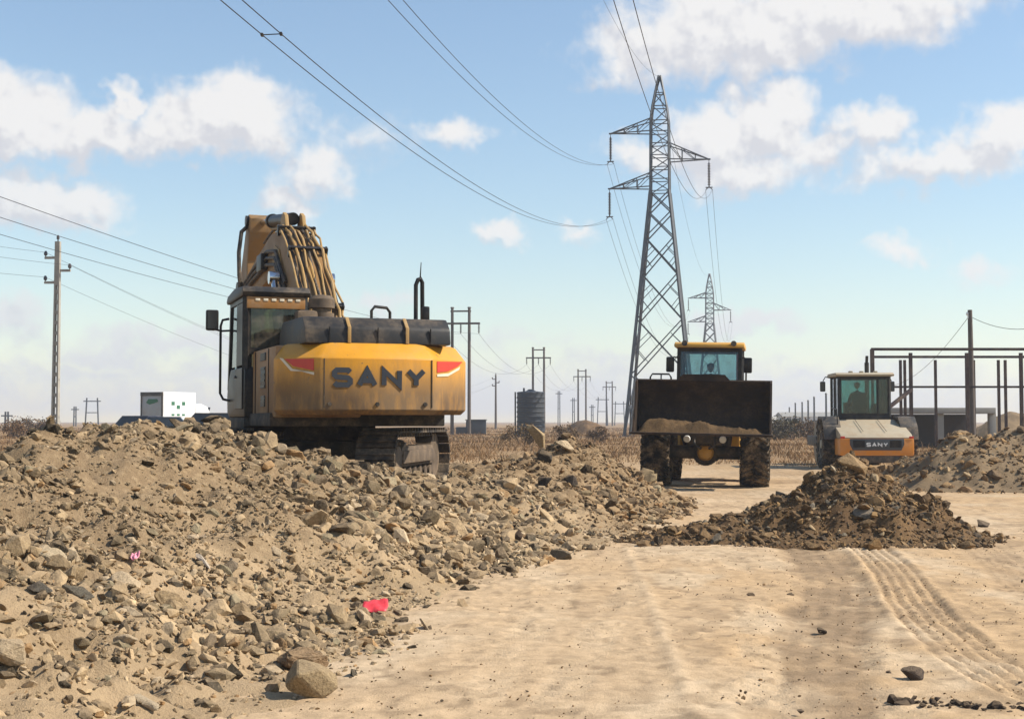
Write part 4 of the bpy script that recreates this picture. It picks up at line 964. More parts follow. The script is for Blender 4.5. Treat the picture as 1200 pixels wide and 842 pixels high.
mb = MB(); mb.prism([(.35, .65), (.2, 1.2), (.6, 1.75), (1.6, 1.85), (2.0, 1.5), (1.95, 1.0), (1.6, .95)], -.42, .42, 'x', .04); mb.box((0, .1, .85), (.5, .9, .5), .06); mb.build('front_frame', M['loader_dark'], WL)
mb = MB(); mb.prism([(-3.0, .85), (-3.05, 1.5), (-2.9, 1.95), (-1.0, 2.1), (-.9, 1.2), (-.9, .85)], -.85, .85, 'x', .06); mb.box((0, -.6, 1.2), (1.5, 1.2, .6), .05); eb = mb.build('engine_hood', M['loader_yellow'], WL)
mb = MB(); mb.box((0, -3.12, 1.0), (2.2, .35, .75), .08); mb.build('counterweight', M['loader_dark'], WL)
for s in (-1, 1):
    mb = MB(); mb.tube([(s * .62, .9, 1.75), (s * .66, 1.5, 1.85), (s * .7, 2.1, 1.7), (s * .74, 2.40, 1.5)], [.11, .15, .13, .08], 8); mb.build('lift_arm', M['loader_yellow'], WL)
    mb = MB(); mb.cyl((s * .5, .9, .95), (s * .56, 1.5, 1.3), .08, .08, 12); mb.cyl((s * .56, 1.5, 1.3), (s * .62, 2.0, 1.55), .045, .045, 10); mb.build('lift_cylinder', M['loader_dark'], WL)
    mb = MB(); mb.prism([(.75, 1.66), (1.0, 1.80), (1.9, 1.80), (2.25, 1.62), (2.25, 1.57), (1.9, 1.74), (1.0, 1.74), (.75, 1.60)], s * 1.16 - .36, s * 1.16 + .36, 'x', .01); mb.build('fender', M['loader_dark'], WL)
    mb = MB(); mb.rings((s * .42, 1.98, 1.12), (0, 1, 0), [(0, .07), (.1, .085), (.12, .07), (.122, .005)], 16); mb.build('pale_fitting', M['white_letter'], WL)  # small pale cylinder on each side of the front frame
    mb = MB(); mb.tube([(s * .2, 1.9, 1.3), (s * .25, 2.05, 1.05), (s * .2, 2.1, .95), (s * .1, 1.95, .9)], .03, 8); mb.build('hydraulic_hose', M['hose'], WL)
mb = MB(); mb.cyl((0, .9, 2.0), (0, 1.8, 1.75), .09, .09, 12); mb.cyl((0, 1.8, 1.75), (0, 2.42, 1.95), .05, .05, 10); mb.build('tilt_cylinder', M['loader_dark'], WL)
# bucket
prof_o = [(3.78, 1.245), (2.9, 1.21), (2.62, 1.33), (2.48, 1.6), (2.5, 1.95), (2.66, 2.28), (2.92, 2.5)]
prof_i = [(2.95, 2.47), (2.71, 2.25), (2.55, 1.94), (2.53, 1.62), (2.65, 1.38), (2.92, 1.255), (3.78, 1.28)]
BW = 1.53
mb = MB(); mb.prism(prof_o + prof_i, -BW, BW, 'x')
side = prof_o + [(3.12, 2.44), (3.3, 1.9), (3.72, 1.38)]
for s in (-1, 1): mb.prism(side, s * BW - .022, s * BW + .022, 'x')
bk = mb.build('bucket', M['bucket'], WL)
mb = MB(); mb.box((0, 3.8, 1.255), (2 * BW + .1, .22, .05), .012, (R_(-4), 0, 0)); mb.build('cutting_edge', M['bucket'], bk)
mb = MB(); mb.prism([(-.62, 2.47), (-.48, 2.62), (.48, 2.62), (.62, 2.47)], 2.90, 2.94, 'y'); mb.build('spill_guard', M['bucket'], bk)
# cab
lc = MB(); X0, X1, Y0, Y1 = -.80, .80, -.95, .55
lc.box((0, (Y0 + Y1) / 2, 1.75), (1.6, 1.5, .5), .04)
for x in (X0 + .05, X1 - .05):
    lc.bar((x, Y1 - .05, 1.9), (x, Y1 - .16, 3.36), .09, .09); lc.bar((x, Y0 + .06, 1.9), (x, Y0 + .06, 3.36), .10, .10); lc.bar((x, -.3, 1.9), (x, -.28, 3.36), .08, .08)
lc.box((0, Y1 - .14, 3.32), (1.5, .09, .1)); lc.box((0, Y1 - .05, 1.98), (1.5, .07, .08)); lc.box((0, Y0 + .06, 3.32), (1.5, .09, .1))
lcab = lc.build('cab', M['black'], WL)
mb = MB(); mb.prism([(Y0 - .1, 3.36), (Y0 - .12, 3.44), (Y0, 3.5), (Y1 - .05, 3.5), (Y1 + .12, 3.45), (Y1 + .14, 3.36)], X0 - .06, X1 + .06, 'x', .035); mb.build('cab_roof', M['loader_yellow'], lcab)
mb = MB(); mb.panel([(X0 + .1, Y1 - .05, 2.02), (X1 - .1, Y1 - .05, 2.02), (X1 - .1, Y1 - .14, 3.28), (X0 + .1, Y1 - .14, 3.28)]); mb.build('windscreen', M['glass'], lcab, 0)
mb = MB(); mb.panel([(X0 + .1, Y0 + .05, 2.1), (X1 - .1, Y0 + .05, 2.1), (X1 - .1, Y0 + .05, 3.28), (X0 + .1, Y0 + .05, 3.28)]); mb.build('rear_window', M['glass'], lcab, 0)
for x in (X0 + .04, X1 - .04):
    mb = MB(); mb.panel([(x, Y0 + .1, 2.02), (x, Y1 - .1, 2.02), (x, Y1 - .2, 3.28), (x, Y0 + .1, 3.28)]); mb.build('side_window', M['glass'], lcab, 0)
mb = MB(); mb.prism([(-.5, 2.1), (-.24, 2.1), (-.16, 3.25), (-.5, 3.25)], X0 + .1, X0 + .16, 'x', .02); mb.build('pillar_trim', M['red'], lcab)
mb = MB(); mb.box((0, -.35, 2.0), (.5, .5, .14), .04); mb.box((0, -.6, 2.4), (.48, .14, .7), .05); mb.build('seat', M['seat'], lcab)
mb = MB(); mb.tube([(0, .3, 1.95), (0, .22, 2.3)], .04, 8)
for k in range(20):
    a, b = 2 * PI * k / 20, 2 * PI * (k + 1) / 20
    mb.cyl((.19 * math.cos(a), .2 + .08 * math.sin(a), 2.33 + .17 * math.sin(a)), (.19 * math.cos(b), .2 + .08 * math.sin(b), 2.33 + .17 * math.sin(b)), .016, .016, 6)
mb.build('steering_wheel', M['black'], lcab)
for s in (-1, 1):
    mb = MB(); mb.tube([(s * .76, .5, 3.1), (s * .86, .62, 3.12), (s * .93, .66, 3.05)], .018, 6); mb.box((s * .95, .66, 2.93), (.2, .09, .38), .04); mm = mb.build('mirror', M['black'], WL)
    mb = MB(); mb.box((s * .95, .612, 2.93), (.15, .008, .32)); mb.build('mirror_glass', M['mirror'], mm, 0)
    mb = MB(); mb.rings((s * .6, .62, 3.46), (0, 1, 0), [(0, .05), (.05, .07), (.1, .07), (.102, .005)], 12); mb.build('work_lamp', M['loader_dark'], WL)
mb = MB(); mb.tube([(.95, .3, 1.9), (.95, .3, 2.62), (1.0, .3, 2.7), (1.42, .3, 2.70), (1.47, .3, 2.62), (1.47, .3, 1.9)], .022, 8); mb.tube([(.95, .3, 2.35), (1.47, .3, 2.35)], .018, 6); mb.tube([(1.2, .3, 1.9), (1.2, .3, 2.7)], .018, 6); mb.build('handrail', M['black'], WL)
mb = MB(); mb.tube([(-.9, .3, 1.9), (-.9, .3, 3.0), (-.92, .1, 3.06), (-.92, -.2, 3.06)], .022, 8); mb.build('handrail', M['black'], WL)
mb = MB()
for s in (-1, 1): mb.box((s * 1.1, .1, 1.85), (.7, .9, .05), .01); mb.box((s * 1.2, .1, 1.4), (.5, .6, .05), .01); mb.box((s * 1.2, .1, 1.0), (.45, .5, .05), .01); mb.bar((s * 1.4, .35, .95), (s * 1.4, .35, 1.9), .04); mb.bar((s * 1.0, .35, .95), (s * 1.0, .35, 1.9), .04)
mb.build('access_steps', M['loader_dark'], WL)
seated('person', 'machine operator in dark cap and tan vest at the wheel loader controls', world_of(WL, (0, -.32, 2.08)), 'cloth_tan', [(-.16, .36, .30), (.16, .36, .30)])
# soil load in the bucket
def load_h(A, B):
    k = sstep(1.5, 1.2, np.abs(A)) * (.42 + .58 * sstep(-1.2, .8, A)); f_ = sstep(3.86, 3.55, B) * sstep(2.5, 2.7, B)
    return 1.285 + f_ * k * (.26 + .14 * fbm(A, B, .5, 3, 91)) - .03 * (1 - f_ * k) + f_ * .06 * fbm(A, B, .12, 3, 92)
ax_ = np.arange(-1.5, 1.5, .03); ay_ = np.arange(2.62, 3.86, .03); A_, B_ = np.meshgrid(ax_, ay_, indexing='ij')
ld = np_mesh('soil_load', np.stack([A_, B_, load_h(A_, B_)], -1).reshape(-1, 3), grid_faces(len(ax_), len(ay_)), soil_mat('load_soil', [(.13, .08, .038), (.10, .063, .032), (.07, .045, .026), (.18, .115, .058)]), None, True)
ld.matrix_world = world_of(WL, (0, 0, 0)); tag(ld, 'mound of brown soil lying on the floor of the raised loader bucket', 'soil')

# ------------------------------------------------------------------ road roller (seen from behind)
RR = thing('road_roller', 'orange and white road roller seen from behind its engine hood, beside the spoil heap', 'road roller', (11.5, 45, .02), R_(-4))
for s in (-1, 1): wheel(RR, s * 1.2, -.75, .78, .54, M['rubber'], M['roller_white'], s, 24)
mb = MB(); mb.prism([(-.62, 1.58), (-2.42, 1.12), (-2.56, 1.02), (-2.56, .99), (-.62, .99)], -1.10, 1.10, 'x', .05, 3); hw_ = mb.build('engine_hood', M['roller_white'], RR)
for x in (-.36, .36): MB().box((x, -1.55, 1.392), (.012, 1.5, .012), 0, (R_(14.3), 0, 0)).build('hood_seam', M['loader_dark'], hw_, 0)
mb = MB(); mb.box((0, -2.1, .72), (2.28, .98, .54), .06); hr = mb.build('hood_rear', M['roller_orange'], RR)
mb = MB(); mb.prism([(-.83, .98), (.83, .98), (.83, .80), (.74, .62), (-.74, .62), (-.83, .80)], -2.612, -2.575, 'y', .012); gp_ = mb.build('grille_panel', M['grille'], hr)
lettering(MB(), 'SANY', -.33, .735, .66, .125, .032, -2.614, .22).build('lettering', M['white_letter'], gp_, 0)
for x0 in (-.72, .40):
    mb = MB(); mb.box((x0 + .165, -2.613, .82), (.36, .006, .22))
    for k in range(12): mb.box((x0 + k * .03, -2.618, .82), (.012, .01, .2))
    mb.build('grille_slots', M['black'], gp_, 0)
mb = MB(); mb.box((0, -1.6, .4), (1.9, 1.9, .34), .06); mb.cyl((-1.1, -.75, .78), (1.1, -.75, .78), .2, .2, 14); mb.build('rear_frame', M['loader_dark'], RR)
for s in (-1, 1):
    mb = MB(); mb.prism([(-1.75, .95), (-1.6, 1.35), (-1.2, 1.66), (-.4, 1.68), (.1, 1.36), (.1, 1.28), (-.42, 1.6), (-1.16, 1.58), (-1.52, 1.28), (-1.67, .95)], s * 1.2 - .27, s * 1.2 + .27, 'x', .012); mb.build('fender', M['loader_dark'], RR)
    mb = MB(); mb.box((s * 1.05, -2.6, 1.02), (.14, .04, .07), .012); mb.build('tail_light', M['red'], hr)
rc = MB(); X0, X1, Y0, Y1 = -.84, .84, -.62, .95
rc.box((0, .16, 1.6), (1.68, 1.57, .24), .04)
for x in (X0 + .05, X1 - .05):
    for y in (Y0 + .05, .2, Y1 - .05): rc.bar((x, y, 1.6), (x, y, 2.98), .09, .09)
for z in (1.72, 2.94):
    rc.box((0, Y0 + .05, z), (1.6, .09, .12)); rc.box((0, Y1 - .05, z), (1.6, .09, .1))
rc.box((.42, Y0 + .05, 2.3), (.06, .06, 1.2))
rcab = rc.build('cab', M['black'], RR)
mb = MB(); mb.prism([(Y0 - .14, 2.98), (Y0 - .16, 3.04), (Y0, 3.1), (Y1, 3.1), (Y1 + .16, 3.04), (Y1 + .14, 2.98)], X0 - .09, X1 + .09, 'x', .025)
for x in (-.35, 0, .45): mb.box((x, -.1, 3.13), (.12, .2, .08), .02)
mb.build('cab_roof', M['roller_white'], rcab)
mb = MB(); mb.box((0, .16, 2.972), (1.72, 1.62, .012)); mb.build('roof_lining', M['loader_dark'], rcab)
for y, nm in ((Y0 + .03, 'rear_window'), (Y1 - .03, 'windscreen')):
    mb = MB(); mb.panel([(X0 + .1, y, 1.78), (X1 - .1, y, 1.78), (X1 - .1, y, 2.9), (X0 + .1, y, 2.9)]); mb.build(nm, M['teal'], rcab, 0)
for x in (X0 + .03, X1 - .03):
    mb = MB(); mb.panel([(x, Y0 + .1, 1.72), (x, Y1 - .1, 1.72), (x, Y1 - .1, 2.92), (x, Y0 + .1, 2.92)]); mb.build('side_window', M['teal'], rcab, 0)
mb = MB(); mb.box((-.1, .1, 1.8), (.5, .48, .14), .04); mb.box((-.1, -.14, 2.15), (.48, .13, .62), .05); mb.build('seat', M['seat'], rcab)
mb = MB(); mb.box((-.1, .72, 1.9), (.7, .25, .5), .05); mb.box((.5, .1, 1.9), (.25, .6, .4), .04); mb.build('console', M['black'], rcab)
for s in (-1, 1):
    mb = MB(); mb.tube([(s * .84, .6, 2.95), (s * 1.05, .66, 3.0), (s * 1.13, .66, 2.86)], .018, 6); mb.box((s * 1.14, .66, 2.68), (.18, .08, .34), .04); mm = mb.build('mirror', M['black'], RR)
    mb = MB(); mb.box((s * 1.14, .616, 2.68), (.13, .008, .28)); mb.build('mirror_glass', M['mirror'], mm, 0)
mb = MB(); mb.cyl((.42, 1.2, 1.4), (.42, 1.2, 3.5), .075, .075, 14); mb.cyl((.42, 1.2, 3.5), (.42, 1.14, 3.72), .05, .05, 12); mb.build('exhaust_pipe', M['black'], RR)
mb = MB(); mb.tube([(-1.0, -1.5, 1.2), (-1.05, -1.5, 1.9), (-1.05, -.7, 1.95)], .02, 6); mb.build('handrail', M['black'], RR)
mb = MB(); mb.rings((-1.06, 2.6, .78), (1, 0, 0), [(0, .68), (0, .77), (.02, .78), (2.1, .78), (2.12, .77), (2.12, .68)], 48); dm = mb.build('drum', M['drum'], RR)
mb = MB(); mb.box((-1.2, 2.3, .85), (.16, 2.1, .34), .04); mb.box((1.2, 2.3, .85), (.16, 2.1, .34), .04); mb.box((0, 1.45, .9), (2.3, .3, .5), .05); mb.box((0, 3.5, .85), (2.3, .2, .3), .04); mb.box((0, .9, .8), (.6, 1.0, .4), .05); mb.build('front_frame', M['loader_dark'], RR)
seated('person', 'machine operator sitting in the dark glazed cab of the road roller', world_of(RR, (-.1, .12, 1.88)), 'cloth_dark', [(-.16, .38, .28), (.17, .36, .26)])

# ------------------------------------------------------------------ lattice towers and their cables
def bw(z):
    return float(np.interp(z, [0, 21.7, 27.9, 28.6, 30.4, 32], [3.0, .82, .78, .74, .40, .09]))
def tower(name, label, loc, rz, mat, thick=1.0):
    t = thing(name, label, 'pylon', loc, rz, 'lattice pylons of the power line')
    zs = [0, 5.6, 10.4, 14.4, 17.6, 19.9, 21.7, 22.75, 23.8, 24.85, 25.9, 26.95, 27.9, 29.2, 30.4, 32]
    cs = [(-1, -1), (1, -1), (1, 1), (-1, 1)]
    for sx, sy in cs:
        mb = MB()
        for a, b in zip(zs[:-1], zs[1:]):
            w = .20 if b < 22 else .13
            mb.bar((sx * bw(a), sy * bw(a), a), (sx * bw(b), sy * bw(b), b), w * thick)
        mb.box((sx * 3.0, sy * 3.0, -.1), (.8, .8, .9), .05)
        mb.build('leg', mat, t, 0)
    mb = MB()
    for i, (a, b) in enumerate(zip(zs[:-1], zs[1:])):
        A, B = bw(a), bw(b); w = (.10 if a < 20 else .075) * thick
        for k in range(4):
            (x0, y0), (x1, y1) = cs[k], cs[(k + 1) % 4]
            p00, p10 = Vector((x0 * A, y0 * A, a)), Vector((x1 * A, y1 * A, a)); p01, p11 = Vector((x0 * B, y0 * B, b)), Vector((x1 * B, y1 * B, b))
            if a < 20:
                mb.bar(p00, p11, w); mb.bar(p10, p01, w)
                if a < 15:
                    m_ = (p00 + p10 + p01 + p11) / 4
                    for q0, q1 in ((p00, p01), (p10, p11)):
                        mb.bar(q0.lerp(q1, .5), q0.lerp(m_, .5), w * .6); mb.bar(q0.lerp(q1, .5), q1.lerp(m_, .5), w * .6)
            else:
                mb.bar(p00 if (i + k) % 2 else p10, p11 if (i + k) % 2 else p01, w)
            if i >= 6 : mb.bar(p00, p10, w)
    mb.build('bracing', mat, t, 0)
    tips = []
    for z, top, sx, L in ((27.0, 28.1, -1, 4.35), (24.45, 25.9, 1, 4.25), (22.1, 23.3, -1, 4.45)):
        mb = MB(); w = bw(z); tip = Vector((sx * L, 0, z)); w2 = bw(top); q = .09 * thick
        for sy in (-1, 1):
            mb.bar((sx * w, sy * w, z), tip, q); mb.bar((sx * w2, sy * w2, top), tip, q)
            P = [Vector((sx * w, sy * w, z)).lerp(tip, f) for f in (.33, .66)]; Q = [Vector((sx * w2, sy * w2, top)).lerp(tip, f) for f in (.33, .66)]
            for a, b in zip(P, Q): mb.bar(a, b, q * .6)
            mb.bar(Q[0], P[1], q * .6); mb.bar((sx * w2, sy * w2, top), P[0], q * .6)
        for f in (.33, .66):
            a = Vector((sx * w, -w, z)).lerp(tip, f); b = Vector((sx * w, w, z)).lerp(tip, f); mb.bar(a, b, q * .6)
        mb.box(tip, (.28, .16, .12)); ca_ = mb.build('cross_arm', mat, t, 0)
        mb = MB(); mb.cyl(tip, tip - Vector((0, 0, .3)), .03, .03, 6)
        mb.rings(tip - Vector((0, 0, .3)), (0, 0, -1), [(0, .06)] + [(.08 + k * .14 + d, r) for k in range(14) for d, r in ((0, .06), (.03, .145), (.06, .13), (.07, .06))] + [(2.1, .05)], 12)
        e = tip - Vector((0, 0, 2.4)); mb.bar(tip - Vector((0, 0, 2.38)), e, .05); mb.bar(e + Vector((-.3, 0, -.08)), e + Vector((.3, 0, -.08)), .09); mb.bar(e, e + Vector((-.3, 0, -.3)), .06); mb.bar(e, e + Vector((.3, 0, -.3)), .06)
        mb.build('insulator', M['insul'], ca_, 30); tips.append(e + Vector((0, 0, -.32)))
    return t, tips
LINE = math.atan2(27.8, 162)
T1, tips = tower('lattice_pylon', 'tall grey lattice pylon with three cross arms behind the wheel loader', (13.0, 119, -.1), -LINE, M['galv'])
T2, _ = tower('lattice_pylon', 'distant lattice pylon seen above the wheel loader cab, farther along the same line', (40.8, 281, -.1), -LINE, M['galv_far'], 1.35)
dv = Vector((math.sin(LINE), math.cos(LINE), 0)); rv = Vector((math.cos(LINE), -math.sin(LINE), 0)); SPAN = math.hypot(27.8, 162)
B1 = Vector((13.0, 119, -.1))
def sag_pts(p0, p1, sag, n=60):
    return [p0.lerp(p1, i / n) - Vector((0, 0, 4 * sag * (i / n) * (1 - i / n))) for i in range(n + 1)]
def cable(name, label, p0, p1, sag, r, pair=0.0, side=None, group='power line cables', spacers=0, n=70):
    mb = MB(); base = sag_pts(p0, p1, sag, n)
    offs = (-pair / 2, pair / 2) if pair else (0,)
    for o_ in offs: mb.tube([p + (side * o_ if side else Vector()) for p in base], r, 6)
    o = mb.build(name, M['wire'], None, 60); tag(o, label, 'cable', group)
    if spacers:
        for k in range(spacers):
            b = base[int(n * .473)]; s_ = MB(); s_.bar(b - side * pair / 2, b + side * pair / 2, .022)
            for q in (-1, 1): s_.box(b + side * q * pair / 2, (.075, .16, .075), .02)
            s_.build('spacer', M['black'], o, 0)
    return o
names = ('upper left', 'right', 'lower left')
for i, tp in enumerate(tips):
    w = B1 + rv * tp.x + Vector((0, 0, tp.z))
    cable('twin_cable', ('twin cable sweeping overhead from the upper left arm of the near pylon', 'twin cable sweeping overhead from the right arm of the near pylon', 'twin cable with a spacer sweeping overhead from the lower left arm of the near pylon')[i],
          w - dv * SPAN, w, (8.4, 9.2, 8.0)[i], .0135, .5, rv, spacers=(0, 0, 1)[i])
    cable('twin_cable', f'twin cable running from the {names[i]} arm of the near pylon to the distant pylon', w, w + dv * SPAN, 7.8, .016, .6, rv)
tp = B1 + Vector((0, 0, 31.9))
cable('earth_wire', 'thin single wire rising overhead from the tip of the near pylon', tp - dv * SPAN, tp, 9.6, .010, group='power line earth wires')
cable('earth_wire', 'thin single wire from the near pylon tip to the distant pylon tip', tp, tp + dv * SPAN, 5.5, .013, group='power line earth wires')

# ------------------------------------------------------------------ twin-pole line
def h_pole(px_c, top_py, Y, label, mat, h=13.0, thick=1.0):
    p = at(px_c, top_py, Y); t = thing('twin_pole', label, 'utility pole', (p.x, Y, p.z - h), R_(-6), 'twin pole supports of the second power line')
    for s in (-1, 1):
        mb = MB(); mb.cyl((s * .87, 0, -.5), (s * .87, 0, h), .19 * thick, .14 * thick, 10); mb.cyl((s * .87, 0, h), (s * .87, 0, h + .12), .2 * thick, .17 * thick, 10); mb.build('pole', mat, t)
    mb = MB(); mb.bar((-1.05, 0, h - .3), (1.05, 0, h - .3), .12 * thick, .16 * thick); mb.build('top_beam', mat, t, 0)
    mb = MB(); mb.bar((-1.95, .2, h - 1.55), (1.95, .2, h - 1.55), .14 * thick, .17 * thick); mb.bar((-1.95, -.2, h - 1.55), (1.95, -.2, h - 1.55), .14 * thick, .17 * thick); ca_ = mb.build('cross_arm', mat, t, 0)
    for x in (-1.85, 0, 1.85):
        mb = MB(); mb.rings((x, 0, h - 1.6), (0, 0, -1), [(0, .04)] + [(.12 + k * .13 + d, r) for k in range(6) for d, r in ((0, .05), (.03, .13 * thick), (.07, .05))] + [(1.0, .04)], 10); mb.build('insulator', M['insul'], ca_)
    return t
HP = []
for px, py, Y, lab, th in ((540, 361, 138, 'tall wooden twin pole just right of the excavator, nearest of its line', 1.0), (631, 407.5, 213, 'wooden twin pole rising behind the black water tank', 1.1),
                           (682, 433, 306, 'distant twin pole between the black tank and the near pylon', 1.2), (714, 447, 400, 'farthest twin pole close beside the foot of the near pylon', 1.3)):
    HP.append(h_pole(px, py, Y, lab, M['wood'], thick=th))
hdir = (HP[1].location - HP[0].location); hdir.z = 0
def hp_att(t, x): return t.location + Vector((x * math.cos(R_(-6)), x * math.sin(R_(-6)), 13 - 2.6))
for x, lab in ((-1.85, 'left'), (0, 'middle'), (1.85, 'right')):
    for i in range(3):
        cable('line_cable', f'{lab} thin wire slung between two twin poles, {("nearest span", "second span", "farthest span")[i]}', hp_att(HP[i], x), hp_att(HP[i + 1], x), (2.6, 3.0, 3.0)[i], .013, group='twin pole line wires', n=30)
    a = hp_att(HP[0], x); u = Vector((.119, 1, 0)); p0 = a - u * 190; p0.z = 12.4
    cable('line_cable', f'{lab} thin wire running from the nearest twin pole past the concrete pole out of view', p0, a, 3.3, .0115, group='twin pole line wires', n=60)

# ------------------------------------------------------------------ single poles
def single_pole(px, top_py, Y, h, label, mat, name='concrete_pole', holes=True, thick=1.0, group='single poles with side arms'):
    p = at(px, top_py, Y); t = thing(name, label, 'utility pole', (p.x, Y, p.z - h), R_(-5), group)
    if holes:
        mb = MB(); n = 16
        for s in (-1, 1): mb.loft([[Vector((s * (.125 - .05 * z / h) + a * .04, b * (.13 - .04 * z / h), z)) for a, b in ((-1, -1), (1, -1), (1, 1), (-1, 1))] for z in (-.5, h)])
        for k in range(n + 1):
            z = .3 + (h * .78) * k / n; w = .125 - .05 * z / h; hh = .17
            mb.box((0, 0, z), (w * 2 - .09, .20 - .06 * z / h, hh))
        mb.loft([[Vector((a * .085, b * .09, z)) for a, b in ((-1, -1), (1, -1), (1, 1), (-1, 1))] for z in (h * .79, h)])
        mb.build('pole_shaft', mat, t, 0)
    else:
        mb = MB(); mb.cyl((0, 0, -.5), (0, 0, h), .16 * thick, .10 * thick, 10); mb.build('pole_shaft', mat, t)
    mb = MB(); mb.cyl((0, 0, h), (0, 0, h + .28), .03 * thick, .03 * thick, 6); mb.rings((0, 0, h + .1), (0, 0, 1), [(0, .03), (.02, .07 * thick), (.12, .07 * thick), (.2, .03)], 8); mb.build('insulator', M['insul'], t)
    for z, s in ((h - .75, -1), (h - 1.35, 1), (h - 1.9, -1)):
        mb = MB(); mb.bar((0, 0, z), (s * .62, 0, z), .09 * thick, .11 * thick); a_ = mb.build('side_arm', mat, t, 0)
        mb = MB(); mb.cyl((s * .58, 0, z), (s * .58, 0, z + .16), .025 * thick, .025 * thick, 6); mb.rings((s * .58, 0, z + .1), (0, 0, 1), [(0, .04), (.04, .085 * thick), (.14, .085 * thick), (.22, .04)], 8); mb.build('insulator', M['insul'], a_)
    return t
CP = single_pole(68, 283, 63, 9.8, 'weathered concrete pole with ladder-like openings at the left behind the bank', M['concrete'])
SP = single_pole(581, 439, 235, 9.8, 'far slim pole with small side arms between the twin poles and the excavator', M['wood'], 'wooden_pole', False, 1.4)
for (x, z), lab in (((-.58, 9.3), 'upper left arm'), ((.58, 8.7), 'right arm'), ((-.58, 8.15), 'lower left arm')):
    a = CP.location + Vector((x, 0, z)); b = SP.location + Vector((x, 0, z)); d = Vector((-.106, -1, 0)) * 55
    cable('line_cable', f'faint wire from the {lab} of the concrete pole to the far slim pole', a, b, 4.2, .007, group='concrete pole wires', n=40)
    cable('line_cable', f'wire from the {lab} of the concrete pole leaving the view at the left', a + d, a, 1.0, .007, group='concrete pole wires', n=24)
RP = at(1137, 363, 62); rp = thing('wooden_pole', 'dark leaning wooden pole rising above the red steel frame', 'utility pole', (RP.x + .03, 62, 0), rot=(0, R_(-.4), 0))
mb = MB(); mb.cyl((0, 0, -.4), (0, 0, RP.z), .15, .1, 12); mb.build('pole_shaft', M['wood'], rp)
mb = MB(); mb.box((-.05, 0, RP.z - .25), (.12, .1, .3), .02); mb.rings((-.12, 0, RP.z - .25), (0, 0, 1), [(0, .03), (.03, .06), (.1, .06), (.16, .02)], 8); mb.build('insulator', M['white_letter'], rp)
cable('line_cable', 'slack wire from the dark wooden pole down to the left behind the steel frame', Vector((RP.x, 62, RP.z - .2)), at(1040, 452, 100), .8, .012, group='wooden pole wires', n=24)
cable('line_cable', 'slack wire from the dark wooden pole rising to the right out of view', Vector((RP.x, 62, RP.z - .3)), at(1330, 300, 58), 1.6, .012, group='wooden pole wires', n=24)
# far row of plain posts and small masts
for k, (px, py, Y, h) in enumerate(((932, 473, 190, 7), (940, 472, 185, 7), (947, 470, 170, 7), (954, 466, 160, 7), (968, 462, 150, 7), (925, 478, 210, 6))):
    p = at(px, py, Y); o = MB().cyl((0, 0, -.3), (0, 0, p.z), .13, .1, 8).rings((0, 0, p.z), (0, 0, 1), [(0, .1), (.05, .14), (.12, .1), (.2, .02)], 8).build('steel_post', M['galv'])
    o.location = (p.x, Y, 0); tag(o, 'plain slim post in the far row between the loader and the roller', 'post', 'far row of slim posts')
for px, py, Y, lab in ((655, 458, 420, 'faint far mast just right of the black tank'), (672, 466, 430, 'lower faint far mast left of the third twin pole'), (108, 466, 330, 'pair of faint far poles right of the concrete pole'), (706, 465, 420, 'small faint lattice stand left of the near pylon foot'), (8, 482, 260, 'short dark post in the far field at the left edge'), (742, 463, 390, 'faint far mast seen through the legs of the near pylon'), (726, 470, 440, 'faint lattice stand at the left leg of the near pylon'), (694, 474, 450, 'low faint mast between the third and the farthest twin poles'), (88, 476, 360, 'low faint mast close right of the concrete pole')):
    p = at(px, py, Y); t = thing('far_mast', lab, 'mast', (p.x, Y, 0))
    mb = MB()
    ww = 1.6 if 'pair' in lab or 'stand' in lab else .3
    for s in (-1, 1): mb.bar((s * ww, 0, 0), (s * ww * .8, 0, p.z), .28)
    mb.bar((-ww * .8 - .8, 0, p.z - .8), (ww * .8 + .8, 0, p.z - .8), .25); mb.bar((-ww * .9, 0, p.z * .5), (ww * .9, 0, p.z * .5), .2); mb.build('frame', M['galv'], t, 0)

# ------------------------------------------------------------------ black tank and earth mound
p = at(622, 459, 120); TK = thing('water_tank', 'black ribbed upright water tank standing in front of a twin pole', 'tank', (p.x, 120, 0))
H_ = p.z; mb = MB(); prof = [(0, 1.22)]
for k in range(9): prof += [(.2 + k * .42, 1.2), (.24 + k * .42, 1.25), (.34 + k * .42, 1.25), (.38 + k * .42, 1.2)]
mb.rings((0, 0, -.05), (0, 0, 1), prof + [(H_ - .1, 1.2)], 40); mb.build('tank_shell', M['tank'], TK)
mb = MB(); mb.rings((0, 0, H_ - .14), (0, 0, 1), [(0, 1.24), (.06, 1.24), (.14, 1.15), (.2, .5), (.3, .28), (.36, .27), (.38, .02)], 32); mb.cyl((-.6, 0, H_ - .05), (-.6, 0, H_ + .35), .09, .09, 10); mb.build('tank_lid', M['tank'], TK)
mb = MB(); mb.bar((-1.36, 0, 0), (-1.36, 0, H_), .1); mb.cyl((-1.36, 0, .5), (-1.1, 0, .5), .08, .08, 8); mb.build('pipe', M['tank'], TK)
p = at(574, 497, 150); mb = MB(); mb.box((0, 0, .7), (2.2, 1.6, 1.9), .1); mb.box((-1.6, 0, .4), (1.2, 1.3, 1.0), .1); mb.box((0, 0, 1.68), (2.4, 1.8, .08), .02); 
o = mb.build('equipment_box', M['tank']); o.location = (at(558, 497, 150).x, 150, .0); tag(o, 'low dark equipment box behind the right track of the excavator', 'box')
